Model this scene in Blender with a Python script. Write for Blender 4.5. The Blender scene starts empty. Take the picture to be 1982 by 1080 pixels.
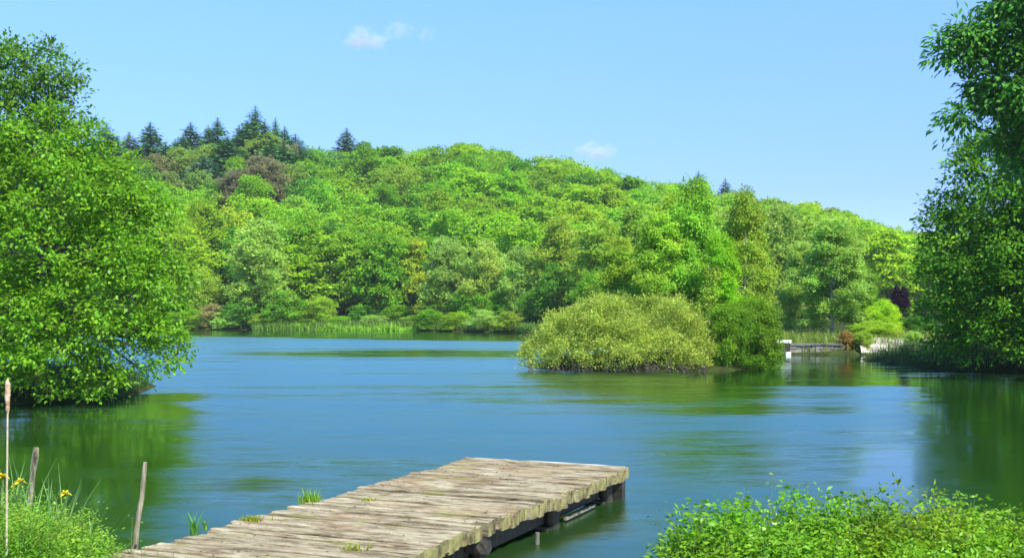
import bpy, math, random
import numpy as np
from mathutils import Vector

# ------------------------------------------------------------------ camera, world, sun, exposure
scene = bpy.context.scene
COL = scene.collection
F = 2200.0; HOR = 600.0; CX = 991.0; CAMZ = 2.4
cd = bpy.data.cameras.new("camera"); cam = bpy.data.objects.new("camera", cd); COL.objects.link(cam)
cam.location = (0, 0, CAMZ); cam.rotation_euler = (math.radians(90), 0, 0)
cd.sensor_width = 36; cd.lens = 36 * F / 1982.0; cd.shift_y = 60.0 / 1982.0
cd.clip_start = 0.1; cd.clip_end = 12000
scene.camera = cam

SUN_EL, SUN_AZ = 52.0, 143.0          # azimuth clockwise from +Y (straight ahead)
world = bpy.data.worlds.new("World"); scene.world = world; world.use_nodes = True
wn, wl = world.node_tree.nodes, world.node_tree.links
bg = wn["Background"]; bg.inputs[1].default_value = 0.15
sky = wn.new("ShaderNodeTexSky"); sky.sky_type = 'NISHITA'; sky.sun_disc = False
sky.sun_elevation = math.radians(SUN_EL); sky.sun_rotation = math.radians(SUN_AZ)
sky.air_density = 0.95; sky.dust_density = 0.0; sky.ozone_density = 3.2; sky.altitude = 250
hs = wn.new("ShaderNodeHueSaturation"); hs.inputs["Saturation"].default_value = 1.12; hs.inputs["Hue"].default_value = .50
wl.new(sky.outputs[0], hs.inputs["Color"])
wtc = wn.new("ShaderNodeTexCoord"); wsx = wn.new("ShaderNodeSeparateXYZ"); wl.new(wtc.outputs["Generated"], wsx.inputs[0])
wcr = wn.new("ShaderNodeValToRGB"); we = wcr.color_ramp.elements       # clear, deep air: the horizon stays blue
we[0].position = 0.0; we[0].color = (.36, .42, .64, 1); we[1].position = 1.0; we[1].color = (.70, 1.14, 1.14, 1)
for p_, c_ in ((.10, (.43, .47, .74)), (.18, (.60, .645, .86)), (.25, (.74, .80, .95)), (.42, (.74, 1.12, 1.12))):
    k_ = we.new(p_); k_.color = (*c_, 1)
wmx = wn.new("ShaderNodeMixRGB"); wmx.blend_type = 'MULTIPLY'; wmx.inputs[0].default_value = 1
wl.new(wsx.outputs[2], wcr.inputs[0]); wl.new(hs.outputs[0], wmx.inputs[1]); wl.new(wcr.outputs[0], wmx.inputs[2]); wl.new(wmx.outputs[0], bg.inputs[0])

sl = bpy.data.lights.new("sun", 'SUN'); sl.energy = 4.6; sl.angle = math.radians(0.53); sl.color = (1, 0.96, 0.88)
so = bpy.data.objects.new("sun", sl); COL.objects.link(so)
az, el = math.radians(SUN_AZ), math.radians(SUN_EL)
sd = Vector((math.sin(az) * math.cos(el), math.cos(az) * math.cos(el), math.sin(el)))
so.rotation_euler = sd.to_track_quat('Z', 'Y').to_euler()
so.location = (0, 0, 60)

scene.view_settings.view_transform = 'Standard'; scene.view_settings.look = 'None'
scene.view_settings.gamma = 1.0; scene.view_settings.exposure = 1.0
scene.view_settings.use_curve_mapping = False

# ------------------------------------------------------------------ helpers
rng = np.random.default_rng(11)
random.seed(5)

def P(X, Y, d):
    """the place at distance d that stands at photo coordinate X, Y"""
    return np.array([(X - CX) / F * d, d, CAMZ - (Y - HOR) / F * d])

def nz(v):
    return v / np.maximum(np.linalg.norm(v, axis=-1, keepdims=True), 1e-9)

def tag(o, label=None, cat=None, group=None, kind=None):
    if label: o["label"] = label
    if cat: o["category"] = cat
    if group: o["group"] = group
    if kind: o["kind"] = kind
    return o

def empty(name, loc, label, cat, group=None, rz=0.0, scale=None):
    o = bpy.data.objects.new(name, None); COL.objects.link(o)
    o.location = tuple(float(a) for a in loc); o.rotation_euler = (0, 0, rz)
    if scale is not None: o.scale = tuple(float(a) for a in scale)
    o.empty_display_size = 0.2
    return tag(o, label, cat, group)

def mesh_np(name, verts, faces, nper, mat):
    """faces: (n,nper) index array"""
    me = bpy.data.meshes.new(name)
    n = len(faces)
    me.vertices.add(len(verts)); me.vertices.foreach_set("co", np.ascontiguousarray(verts, dtype=np.float32).ravel())
    me.loops.add(n * nper); me.loops.foreach_set("vertex_index", np.ascontiguousarray(faces, dtype=np.int32).ravel())
    me.polygons.add(n); me.polygons.foreach_set("loop_start", np.arange(0, n * nper, nper, dtype=np.int32))
    me.update(calc_edges=True)
    if mat: me.materials.append(mat)
    return me

def link(name, me, parent=None, color=None):
    o = bpy.data.objects.new(name, me); COL.objects.link(o)
    if parent: o.parent = parent
    if color: o.color = (*color, 1)
    return o

class Geo:
    """quads collected into one mesh"""
    def __init__(s): s.v = []; s.f = []; s.n = 0
    def add(s, v, f):
        v = np.asarray(v, float); s.v.append(v); s.f.append(np.asarray(f, int) + s.n); s.n += len(v)
    def tube(s, pts, rad, sides=7, cap=True):
        pts = np.asarray(pts, float); k = len(pts)
        rad = np.full(k, rad) if np.isscalar(rad) else np.asarray(rad, float)
        t = np.gradient(pts, axis=0); t = nz(t)
        a = np.cross(t, np.array([0.31, 0.17, 0.93])); bad = np.linalg.norm(a, axis=1) < .15
        a[bad] = np.cross(t[bad], [1, 0, 0]); a = nz(a); b = np.cross(t, a)
        th = np.linspace(0, 2 * np.pi, sides, endpoint=False)
        v = pts[:, None] + rad[:, None, None] * (np.cos(th)[None, :, None] * a[:, None] + np.sin(th)[None, :, None] * b[:, None])
        v = v.reshape(-1, 3); f = []
        for i in range(k - 1):
            for j in range(sides):
                j2 = (j + 1) % sides
                f.append((i * sides + j, i * sides + j2, (i + 1) * sides + j2, (i + 1) * sides + j))
        if cap:
            v = np.vstack([v, pts[-1:], pts[:1]]); c = len(v) - 2
            for j in range(0, sides):
                f.append(((k - 1) * sides + j, (k - 1) * sides + (j + 1) % sides, c, c))
        f = [q for q in f if len(set(q)) == 4] + [(q[0], q[1], q[2], q[2]) for q in f if len(set(q)) == 3]
        s.add(v, f)
    def box(s, x0, x1, y0, y1, z0, z1, jit=0.0, seg=1):
        xs = np.linspace(x0, x1, seg + 1); v = []
        for x in xs:
            for (y, z) in ((y0, z0), (y1, z0), (y1, z1), (y0, z1)):
                v.append((x, y, z))
        v = np.array(v) + rng.normal(0, 1, (len(v), 3)) * jit
        f = []
        for i in range(seg):
            a = i * 4; b = a + 4
            for j in range(4):
                j2 = (j + 1) % 4; f.append((a + j, b + j, b + j2, a + j2))
        f.append((0, 1, 2, 3)); e = seg * 4; f.append((e + 3, e + 2, e + 1, e))
        s.add(v, f)
    def build(s, name, mat, parent=None, color=None):
        v = np.vstack(s.v); f = np.vstack(s.f)
        tri = f[:, 2] == f[:, 3]
        me = bpy.data.meshes.new(name)
        fl = [tuple(q[:3]) if t else tuple(q) for q, t in zip(f.tolist(), tri)]
        me.from_pydata(v.tolist(), [], fl); me.update()
        me.materials.append(mat)
        return link(name, me, parent, color)

# ------------------------------------------------------------------ materials
def newmat(name):
    m = bpy.data.materials.new(name); m.use_nodes = True
    return m, m.node_tree.nodes, m.node_tree.links, m.node_tree.nodes["Principled BSDF"]

def ramp(n, stops, interp='LINEAR'):
    r = n.new("ShaderNodeValToRGB"); e = r.color_ramp.elements; r.color_ramp.interpolation = interp
    while len(e) > 1: e.remove(e[-1])
    e[0].position = stops[0][0]; e[0].color = (*stops[0][1], 1)
    for p, c in stops[1:]:
        k = e.new(p); k.color = (*c, 1)
    return r

def noise(n, l, scale, detail=3, coord=None, rough=.6, dist=0, map_scale=None):
    t = n.new("ShaderNodeTexNoise"); t.inputs["Scale"].default_value = scale
    t.inputs["Detail"].default_value = detail; t.inputs["Roughness"].default_value = rough; t.inputs["Distortion"].default_value = dist
    if coord is not None:
        if map_scale:
            mp = n.new("ShaderNodeMapping"); mp.inputs["Scale"].default_value = map_scale
            l.new(coord, mp.inputs[0]); coord = mp.outputs[0]
        l.new(coord, t.inputs["Vector"])
    return t

def leaf_mat(name, base=None, trans=0.35, rough=.5, var=.35, patch=.5, spec=.35):
    """leaves; the colour comes from base or from the object's own colour"""
    m, n, l, b = newmat(name)
    geo = n.new("ShaderNodeNewGeometry"); oi = n.new("ShaderNodeObjectInfo"); tc = n.new("ShaderNodeTexCoord")
    if base is None: src = oi.outputs["Color"]
    else:
        rgb = n.new("ShaderNodeRGB"); rgb.outputs[0].default_value = (*base, 1); src = rgb.outputs[0]
    h = n.new("ShaderNodeHueSaturation"); l.new(src, h.inputs["Color"])
    mr = n.new("ShaderNodeMapRange"); mr.inputs[3].default_value = 1 - var; mr.inputs[4].default_value = 1 + var
    l.new(geo.outputs["Random Per Island"], mr.inputs[0])
    ns = noise(n, l, patch, 2, geo.outputs["Position"])
    m2 = n.new("ShaderNodeMapRange"); m2.inputs[1].default_value = .3; m2.inputs[2].default_value = .7
    m2.inputs[3].default_value = .78; m2.inputs[4].default_value = 1.22; l.new(ns.outputs[0], m2.inputs[0])
    mu = n.new("ShaderNodeMath"); mu.operation = 'MULTIPLY'; l.new(mr.outputs[0], mu.inputs[0]); l.new(m2.outputs[0], mu.inputs[1])
    l.new(mu.outputs[0], h.inputs["Value"])
    m3 = n.new("ShaderNodeMapRange"); m3.inputs[1].default_value = .3; m3.inputs[2].default_value = .7
    m3.inputs[3].default_value = .485; m3.inputs[4].default_value = .515; 
    ns2 = noise(n, l, patch * 2.3, 2, geo.outputs["Position"]); l.new(ns2.outputs[0], m3.inputs[0]); l.new(m3.outputs[0], h.inputs["Hue"])
    l.new(h.outputs[0], b.inputs["Base Color"]); b.inputs["Roughness"].default_value = rough
    b.inputs["Specular IOR Level"].default_value = spec
    tr = n.new("ShaderNodeBsdfTranslucent")
    h2 = n.new("ShaderNodeHueSaturation"); h2.inputs["Value"].default_value = 1.25; h2.inputs["Hue"].default_value = .49
    l.new(h.outputs[0], h2.inputs["Color"]); l.new(h2.outputs[0], tr.inputs[0])
    mx = n.new("ShaderNodeMixShader"); mx.inputs[0].default_value = trans
    l.new(b.outputs[0], mx.inputs[1]); l.new(tr.outputs[0], mx.inputs[2])
    l.new(mx.outputs[0], n["Material Output"].inputs[0])
    return m

def plain(name, stops, scale, rough=.8, bump=.3, detail=5, map_scale=None, spec=.3, bdist=.02):
    m, n, l, b = newmat(name); tc = n.new("ShaderNodeTexCoord")
    t = noise(n, l, scale, detail, tc.outputs["Object"], map_scale=map_scale)
    r = ramp(n, stops); l.new(t.outputs[0], r.inputs[0]); l.new(r.outputs[0], b.inputs["Base Color"])
    b.inputs["Roughness"].default_value = rough; b.inputs["Specular IOR Level"].default_value = spec
    bp = n.new("ShaderNodeBump"); bp.inputs["Strength"].default_value = bump; bp.inputs["Distance"].default_value = bdist
    l.new(t.outputs[0], bp.inputs["Height"]); l.new(bp.outputs[0], b.inputs["Normal"])
    return m

M_leaf = leaf_mat("foliage", trans=.48, patch=.35, var=.22, spec=.2, rough=.6)
M_leaf_near = leaf_mat("near_foliage", trans=.40, patch=1.0, spec=.28, rough=.5, var=.26)
M_needle = leaf_mat("needles", trans=.12, patch=.6, var=.3)
M_grass = leaf_mat("grass_blades", trans=.4, patch=1.5, var=.35)
M_bark = plain("bark", [(.3, (.045, .035, .025)), (.7, (.16, .13, .10))], 6, map_scale=(1, 1, .25), bump=.6)
M_pale_bark = plain("pale_bark", [(.35, (.10, .09, .07)), (.55, (.42, .40, .35)), (.8, (.55, .53, .48))], 3, map_scale=(1, 1, 2.0), bump=.3)
M_stake = plain("weathered_stake", [(.36, (.06, .05, .03)), (.48, (.22, .19, .12)), (.64, (.36, .32, .21))], 40, map_scale=(1, 1, .10), bump=.9)
M_stem = plain("green_stem", [(.3, (.10, .16, .03)), (.7, (.2, .26, .06))], 10, bump=.1)
M_dry = plain("dry_stalk", [(.3, (.38, .28, .17)), (.7, (.62, .50, .36))], 20, bump=.2)
M_cat = plain("seed_head", [(.3, (.30, .16, .08)), (.55, (.55, .38, .24)), (.75, (.75, .62, .48))], 24, bump=.8)
M_petal = plain("yellow_petal", [(.3, (.72, .48, .01)), (.7, (.85, .66, .03))], 12, bump=.1, rough=.5)
M_stone = plain("lichen_stone", [(.25, (.06, .06, .05)), (.5, (.15, .145, .12)), (.8, (.26, .25, .22))], 1.6, bump=.8, detail=8)
M_white = plain("white_paint", [(.3, (.72, .72, .70)), (.8, (.82, .82, .80))], 3, bump=.1, rough=.6)
M_path = plain("pale_gravel", [(.3, (.28, .24, .20)), (.7, (.48, .42, .35))], 2.0, bump=.5, detail=8)
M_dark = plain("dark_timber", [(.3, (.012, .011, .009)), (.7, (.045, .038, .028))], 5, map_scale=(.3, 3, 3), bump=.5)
M_post = plain("grey_post_timber", [(.3, (.06, .055, .04)), (.7, (.22, .20, .16))], 8, map_scale=(2, 2, .3), bump=.5)

# weathered boards of the jetty
def wood():
    m, n, l, b = newmat("weathered_boards"); tc = n.new("ShaderNodeTexCoord"); geo = n.new("ShaderNodeNewGeometry")
    g1 = noise(n, l, 5.0, 8, tc.outputs["Object"], map_scale=(1.1, 10, 10), rough=.78)
    g2 = noise(n, l, 2.2, 5, tc.outputs["Object"], map_scale=(.9, 3.0, 3.0), rough=.65, dist=.4)
    r = ramp(n, [(.37, (.04, .027, .014)), (.45, (.17, .125, .068)), (.52, (.32, .26, .16)), (.64, (.52, .46, .33))])
    mm = n.new("ShaderNodeMath"); mm.operation = 'MULTIPLY_ADD'; mm.inputs[1].default_value = .55
    l.new(g1.outputs[0], mm.inputs[0])
    m5 = n.new("ShaderNodeMath"); m5.operation = 'MULTIPLY'; m5.inputs[1].default_value = .45; l.new(g2.outputs[0], m5.inputs[0]); l.new(m5.outputs[0], mm.inputs[2])
    l.new(mm.outputs[0], r.inputs[0])
    # tone of each board
    hs = n.new("ShaderNodeHueSaturation"); mr = n.new("ShaderNodeMapRange"); mr.inputs[3].default_value = .84; mr.inputs[4].default_value = 1.10
    l.new(geo.outputs["Random Per Island"], mr.inputs[0]); l.new(mr.outputs[0], hs.inputs["Value"]); l.new(r.outputs[0], hs.inputs["Color"])
    # reddish rot and green moss in patches
    p1 = noise(n, l, 1.3, 4, tc.outputs["Object"], map_scale=(.8, 1.2, 1)); rr = ramp(n, [(.54, (0, 0, 0)), (.70, (.38, .38, .38))]); l.new(p1.outputs[0], rr.inputs[0])
    x1 = n.new("ShaderNodeMixRGB"); x1.inputs[2].default_value = (.30, .17, .085, 1); l.new(rr.outputs[0], x1.inputs[0]); l.new(hs.outputs[0], x1.inputs[1])
    p2 = noise(n, l, 2.1, 6, tc.outputs["Object"], map_scale=(1, 1.6, 1), rough=.7); r2 = ramp(n, [(.55, (0, 0, 0)), (.72, (.75, .75, .75))]); l.new(p2.outputs[0], r2.inputs[0])
    x2 = n.new("ShaderNodeMixRGB"); x2.inputs[2].default_value = (.25, .25, .05, 1); l.new(r2.outputs[0], x2.inputs[0]); l.new(x1.outputs[0], x2.inputs[1])
    # dark knots and splits
    p3 = noise(n, l, 9, 3, tc.outputs["Object"], map_scale=(.7, 2.2, 2)); r3 = ramp(n, [(.24, (.9, .9, .9)), (.34, (0, 0, 0))]); l.new(p3.outputs[0], r3.inputs[0])
    x3 = n.new("ShaderNodeMixRGB"); x3.inputs[2].default_value = (.05, .035, .02, 1); l.new(r3.outputs[0], x3.inputs[0]); l.new(x2.outputs[0], x3.inputs[1])
    # moss on the sawn ends (faces that look along the board)
    sx = n.new("ShaderNodeSeparateXYZ"); l.new(tc.outputs["Normal"], sx.inputs[0])
    ab = n.new("ShaderNodeMath"); ab.operation = 'ABSOLUTE'; l.new(sx.outputs[0], ab.inputs[0])
    gt = n.new("ShaderNodeMath"); gt.operation = 'GREATER_THAN'; gt.inputs[1].default_value = .6; l.new(ab.outputs[0], gt.inputs[0])
    r4 = ramp(n, [(.32, (.04, .033, .015)), (.45, (.17, .14, .06)), (.60, (.26, .235, .08)), (.78, (.40, .36, .2))]); p4 = noise(n, l, 7, 5, tc.outputs["Object"]); l.new(p4.outputs[0], r4.inputs[0])
    x4 = n.new("ShaderNodeMixRGB"); l.new(gt.outputs[0], x4.inputs[0]); l.new(x3.outputs[0], x4.inputs[1]); l.new(r4.outputs[0], x4.inputs[2])
    l.new(x4.outputs[0], b.inputs["Base Color"]); b.inputs["Roughness"].default_value = .85; b.inputs["Specular IOR Level"].default_value = .2
    bp = n.new("ShaderNodeBump"); bp.inputs["Strength"].default_value = .9; bp.inputs["Distance"].default_value = .025
    l.new(mm.outputs[0], bp.inputs["Height"]); l.new(bp.outputs[0], b.inputs["Normal"])
    return m
M_wood = wood()
M_endboard = plain("bleached_board", [(.3, (.32, .29, .24)), (.7, (.60, .56, .50))], 6, map_scale=(.5, 6, 6), bump=.5)

# ------------------------------------------------------------------ the lie of the land
LAKE = np.array([(-70, 4), (-14, 9.3), (-5.4, 10.0), (-4.1, 8.9), (-1, 7.6), (3, 7.9), (8, 8), (20, 8), (48, 12), (48, 26), (23, 30), (18.0, 34), (17.9, 38.5), (20.3, 43.4), (19.6, 44.5),
    (17.0, 48), (17.0, 55), (20.5, 60.3), (14, 61.3), (11.5, 63.5), (9, 80), (4, 105), (0, 119), (-12, 131), (-30, 138), (-65, 139),
    (-80, 110), (-60, 60), (-30, 44), (-15, 40), (-11.4, 36), (-10.8, 32.2), (-11.6, 30.0), (-13.0, 28.8), (-20, 28), (-45, 23), (-70, 16)], float)
ISL = np.array([(1.4, 46.2), (2.2, 45.0), (4, 44.5), (7, 44.5), (8.6, 45.0), (9.8, 47), (11, 50), (9, 54), (5, 55), (2, 52), (.7, 48)], float)

def sdist(x, y, poly):
    """signed distance, positive inside"""
    x = np.asarray(x, float); y = np.asarray(y, float)
    d = np.full(x.shape, 1e9); ins = np.zeros(x.shape, bool)
    n = len(poly)
    for i in range(n):
        ax, ay = poly[i]; bx, by = poly[(i + 1) % n]
        ex, ey = bx - ax, by - ay
        t = np.clip(((x - ax) * ex + (y - ay) * ey) / (ex * ex + ey * ey), 0, 1)
        d = np.minimum(d, np.hypot(x - ax - t * ex, y - ay - t * ey))
        c = ((ay > y) != (by > y)) & (x < ex * (y - ay) / (ey if ey else 1e-9) + ax)
        ins ^= c
    return np.where(ins, d, -d)

SKY = np.array([(-900, 330), (-200, 300), (200, 285), (300, 285), (420, 262), (560, 275), (620, 288), (720, 275), (800, 288), (880, 274), (930, 276), (1000, 297), (1090, 303),
    (1160, 324), (1250, 347), (1330, 352), (1400, 365), (1500, 384), (1600, 396), (1650, 414), (1700, 434), (1740, 445), (1800, 447), (2100, 470), (2900, 500)], float)
RIDGE = 262.0
def ssm(t): t = np.clip(t, 0, 1); return t * t * (3 - 2 * t)
def wob(x, y, k=1.0): return np.sin(x * .9 * k + 1.3) * np.cos(y * 1.1 * k + .4) + .5 * np.sin(x * 2.3 * k + y * 1.7 * k)
def ground(x, y):
    x = np.asarray(x, float); y = np.asarray(y, float)
    s = np.maximum(-sdist(x, y, LAKE), sdist(x, y, ISL))       # >0 on land
    bank = np.where(s > 0, .10 + .34 * ssm(s / 1.3) + .12 * ssm((s - 1) / 5), -.9 * ssm(-s / 2.0) + .10 * ssm(1 + s / .25) - .02)
    near = (y < 10) & (s > 0)
    bank = bank + np.where(near, .35 * ssm((s - .4) / 4), 0)
    ysafe = np.maximum(y, 20)
    X = CX + F * x / ysafe
    sk = np.interp(X, SKY[:, 0], SKY[:, 1])
    top = CAMZ + (HOR - sk) / F * RIDGE - 12.0
    t = (y - 141) / (RIDGE - 141)
    hill = (np.maximum(top, 1) - .5) * (.35 * np.clip(t, 0, 1) + .65 * ssm(t)) * (s > 0)
    back = -.04 * np.maximum(y - RIDGE, 0)
    back = np.maximum(back, -np.maximum(top - 1.0, 0))
    return bank + hill + back + .03 * wob(x, y) * (s > 0)

def gz(x, y): return float(ground(np.array([x]), np.array([y]))[0])

def grid_mesh(name, ys, nx, wfun, zfun, mat, smooth=True):
    us = np.linspace(-1, 1, nx); V = []
    Y, U = np.meshgrid(ys, us, indexing='ij'); Xc = U * wfun(Y)
    Z = zfun(Xc, Y)
    v = np.stack([Xc, Y, Z], -1).reshape(-1, 3)
    i, j = np.meshgrid(np.arange(len(ys) - 1), np.arange(nx - 1), indexing='ij')
    a = (i * nx + j).ravel(); f = np.stack([a, a + 1, a + nx + 1, a + nx], -1)
    me = mesh_np(name, v, f, 4, mat)
    if smooth: me.polygons.foreach_set("use_smooth", np.ones(len(f), bool))
    return me, v

def ground_mat():
    m, n, l, b = newmat("earth_and_turf"); geo = n.new("ShaderNodeNewGeometry")
    t = noise(n, l, .9, 8, geo.outputs["Position"]); t2 = noise(n, l, .06, 3, geo.outputs["Position"])
    r = ramp(n, [(.3, (.016, .015, .008)), (.5, (.035, .045, .012)), (.7, (.055, .08, .018))]); l.new(t.outputs[0], r.inputs[0])
    l.new(r.outputs[0], b.inputs["Base Color"]); b.inputs["Roughness"].default_value = .95; b.inputs["Specular IOR Level"].default_value = .05
    bp = n.new("ShaderNodeBump"); bp.inputs["Strength"].default_value = .6; bp.inputs["Distance"].default_value = .1
    l.new(t.outputs[0], bp.inputs["Height"]); l.new(bp.outputs[0], b.inputs["Normal"])
    return m
ys = np.concatenate([np.linspace(-40, 3, 30)[:-1], np.geomspace(3, 900, 420)])
wf = lambda y: 1.0 * np.maximum(np.abs(y), 25) + 45
me, _ = grid_mesh("ground", ys, 380, wf, ground, ground_mat())
tag(link("ground", me), kind="structure")

# ------------------------------------------------------------------ water: ripples are slopes, stronger where the breeze touches
def water_mat():
    m, n, l, b = newmat("lake_water"); geo = n.new("ShaderNodeNewGeometry")
    at = n.new("ShaderNodeAttribute"); at.attribute_name = "ripple"; rp = at.outputs["Fac"]
    # irregular edge to the breezy patches
    w = noise(n, l, .5, 6, geo.outputs["Position"], map_scale=(.22, 1.1, 1), rough=.68)
    w1 = n.new("ShaderNodeMath"); w1.operation = 'MULTIPLY_ADD'; w1.inputs[1].default_value = 1.7; w1.inputs[2].default_value = -.80; l.new(w.outputs[0], w1.inputs[0])
    w2 = n.new("ShaderNodeMath"); w2.operation = 'ADD'; w2.use_clamp = True; l.new(w1.outputs[0], w2.inputs[0]); l.new(rp, w2.inputs[1])
    rp2 = w2.outputs[0]
    gl = n.new("ShaderNodeBsdfGlossy"); gl.distribution = 'BECKMANN'; gl.inputs["Color"].default_value = (.86, 1, 1, 1)
    df = n.new("ShaderNodeBsdfDiffuse"); df.inputs["Color"].default_value = (.012, .038, .005, 1)
    fr = n.new("ShaderNodeFresnel"); fr.inputs["IOR"].default_value = 1.75
    mxs = n.new("ShaderNodeMixShader"); l.new(fr.outputs[0], mxs.inputs[0]); l.new(df.outputs[0], mxs.inputs[1]); l.new(gl.outputs[0], mxs.inputs[2])
    l.new(mxs.outputs[0], n["Material Output"].inputs[0]); n.remove(b)
    rr = n.new("ShaderNodeMapRange"); rr.inputs[3].default_value = .10; rr.inputs[4].default_value = .50; l.new(rp2, rr.inputs[0]); l.new(rr.outputs[0], gl.inputs["Roughness"])
    a1 = noise(n, l, 1.0, 4, geo.outputs["Position"], map_scale=(3.0, 8.0, 1), rough=.7)
    a2 = noise(n, l, 1.0, 3, geo.outputs["Position"], map_scale=(1.3, 3.8, 1), rough=.55)
    ad = n.new("ShaderNodeVectorMath"); ad.operation = 'ADD'; l.new(a1.outputs["Color"], ad.inputs[0]); l.new(a2.outputs["Color"], ad.inputs[1])
    sb = n.new("ShaderNodeVectorMath"); sb.operation = 'SUBTRACT'; sb.inputs[1].default_value = (1, 1, 1); l.new(ad.outputs[0], sb.inputs[0])
    ml = n.new("ShaderNodeVectorMath"); ml.operation = 'MULTIPLY'; ml.inputs[1].default_value = (.55, 1.0, 0); l.new(sb.outputs[0], ml.inputs[0])
    am = n.new("ShaderNodeMapRange"); am.inputs[3].default_value = .022; am.inputs[4].default_value = .30; l.new(rp2, am.inputs[0])
    sc = n.new("ShaderNodeVectorMath"); sc.operation = 'SCALE'; l.new(ml.outputs[0], sc.inputs[0]); l.new(am.outputs[0], sc.inputs["Scale"])
    up = n.new("ShaderNodeVectorMath"); up.operation = 'ADD'; up.inputs[1].default_value = (0, 0, 1); l.new(sc.outputs[0], up.inputs[0])
    no = n.new("ShaderNodeVectorMath"); no.operation = 'NORMALIZE'; l.new(up.outputs[0], no.inputs[0]); l.new(no.outputs[0], gl.inputs["Normal"])
    return m
ysw = np.concatenate([np.linspace(-20, 4, 8)[:-1], np.geomspace(4, 160, 500)])
me, wv = grid_mesh("lake_water", ysw, 420, lambda y: .62 * np.maximum(y, 18) + 6, lambda x, y: np.zeros_like(x), water_mat())
pX = CX + F * wv[:, 0] / np.maximum(wv[:, 1], 1); pY = HOR + F * CAMZ / np.maximum(wv[:, 1], 1)
def blob(cx, cy, rx, ry, soft=.8):
    q = np.sqrt(((pX - cx) / rx) ** 2 + ((pY - cy) / ry) ** 2); return 1 - ssm((q - (1 - soft)) / (2 * soft))
# sheltered water: along the far bank, in the lee of the trees, in a few slicks
rip = np.full(len(pX), .72)
calm = np.zeros(len(pX))
edge = np.interp(pX, [300, 560, 800, 1000, 1020], [646, 650, 655, 657, 657])
calm = np.maximum(calm, np.where(pX < 1040, 1 - ssm((pY - edge) / 6), 0))
wx_, wy_ = wv[:, 0], wv[:, 1]; wig = .35 * np.sin(wy_ * .9 + 1) + .25 * np.sin(wy_ * 2.3 + wx_)
calm = np.maximum(calm, (1 - ssm((wx_ + wig * .6 + .8 + .255 * wy_ + .5) / 1.3)) * (1 - ssm((wy_ - 30) / 7)))       # lee of left tree
calm = np.maximum(calm, ssm((wx_ + wig * .6 - (.338 * wy_ - .2)) / 1.1) * (1 - ssm((wy_ - 44) / 9)))                                  # lee of right tree
calm = np.maximum(calm, np.where(pX > 1330, 1 - ssm((pY - 742) / 12), 0))      # bay before the dam
calm = np.maximum(calm, .75 * blob(830, 685, 300, 9)); calm = np.maximum(calm, .62 * blob(1230, 760, 330, 34))
calm = np.maximum(calm, .72 * blob(1480, 792, 240, 13)); calm = np.maximum(calm, .62 * blob(1390, 895, 170, 42))
calm = np.maximum(calm, .55 * blob(1540, 900, 120, 40)); calm = np.maximum(calm, 1.0 * blob(1725, 930, 120, 90))
calm = np.maximum(calm, .6 * blob(1120, 1000, 160, 60))
calm = np.maximum(calm, .55 * blob(480, 940, 110, 55)); calm = np.maximum(calm, .45 * blob(720, 905, 240, 22))
rip = rip * (1 - calm)
at = me.attributes.new("ripple", 'FLOAT', 'POINT'); at.data.foreach_set("value", rip.astype(np.float32))
tag(link("lake_water", me), kind="structure")

# ------------------------------------------------------------------ foliage
def leaves_mesh(name, pos, nrm, dr, L, W, mat, fold=.25):
    n = len(pos); dr = nz(dr); nrm = nz(nrm - (nrm * dr).sum(1, keepdims=True) * dr); sd_ = np.cross(nrm, dr)
    L = np.broadcast_to(np.asarray(L, float), (n,))[:, None]; W = np.broadcast_to(np.asarray(W, float), (n,))[:, None]
    v = np.stack([pos, pos + dr * L * .48 + sd_ * W * .5 + nrm * W * fold, pos + dr * L, pos + dr * L * .48 - sd_ * W * .5 + nrm * W * fold], 1).reshape(-1, 3)
    f = np.arange(4 * n).reshape(n, 4)
    return mesh_np(name, v, f, 4, mat)

def expand(lobes, k, ratio, r, flat=.62, core=.74, up=.0):
    """every lobe becomes boughs standing round a thinner core"""
    out, w = [], []
    for L in lobes:
        c = np.array(L[:3]); Rr = np.array(L[3:6])
        ph = r.random() * 6.28
        for i in range(k):
            z = 1 - (i + .5) / k * 1.65; a = ph + i * 2.4 + r.normal(0, .3); q = math.sqrt(max(0, 1 - z * z))
            d = np.array([q * math.cos(a), q * math.sin(a), z]); s_ = ratio * r.uniform(.65, 1.35)
            out.append((*(c + d * Rr * (1 - s_ * .45) * r.uniform(.85, 1.15) + np.array([0, 0, up * Rr[2]])), Rr[0] * s_, Rr[1] * s_, Rr[2] * s_ * flat)); w.append(1.0)
        out.append((*c, *(Rr * core))); w.append(.30)
    return np.array(out), np.array(w)

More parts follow.
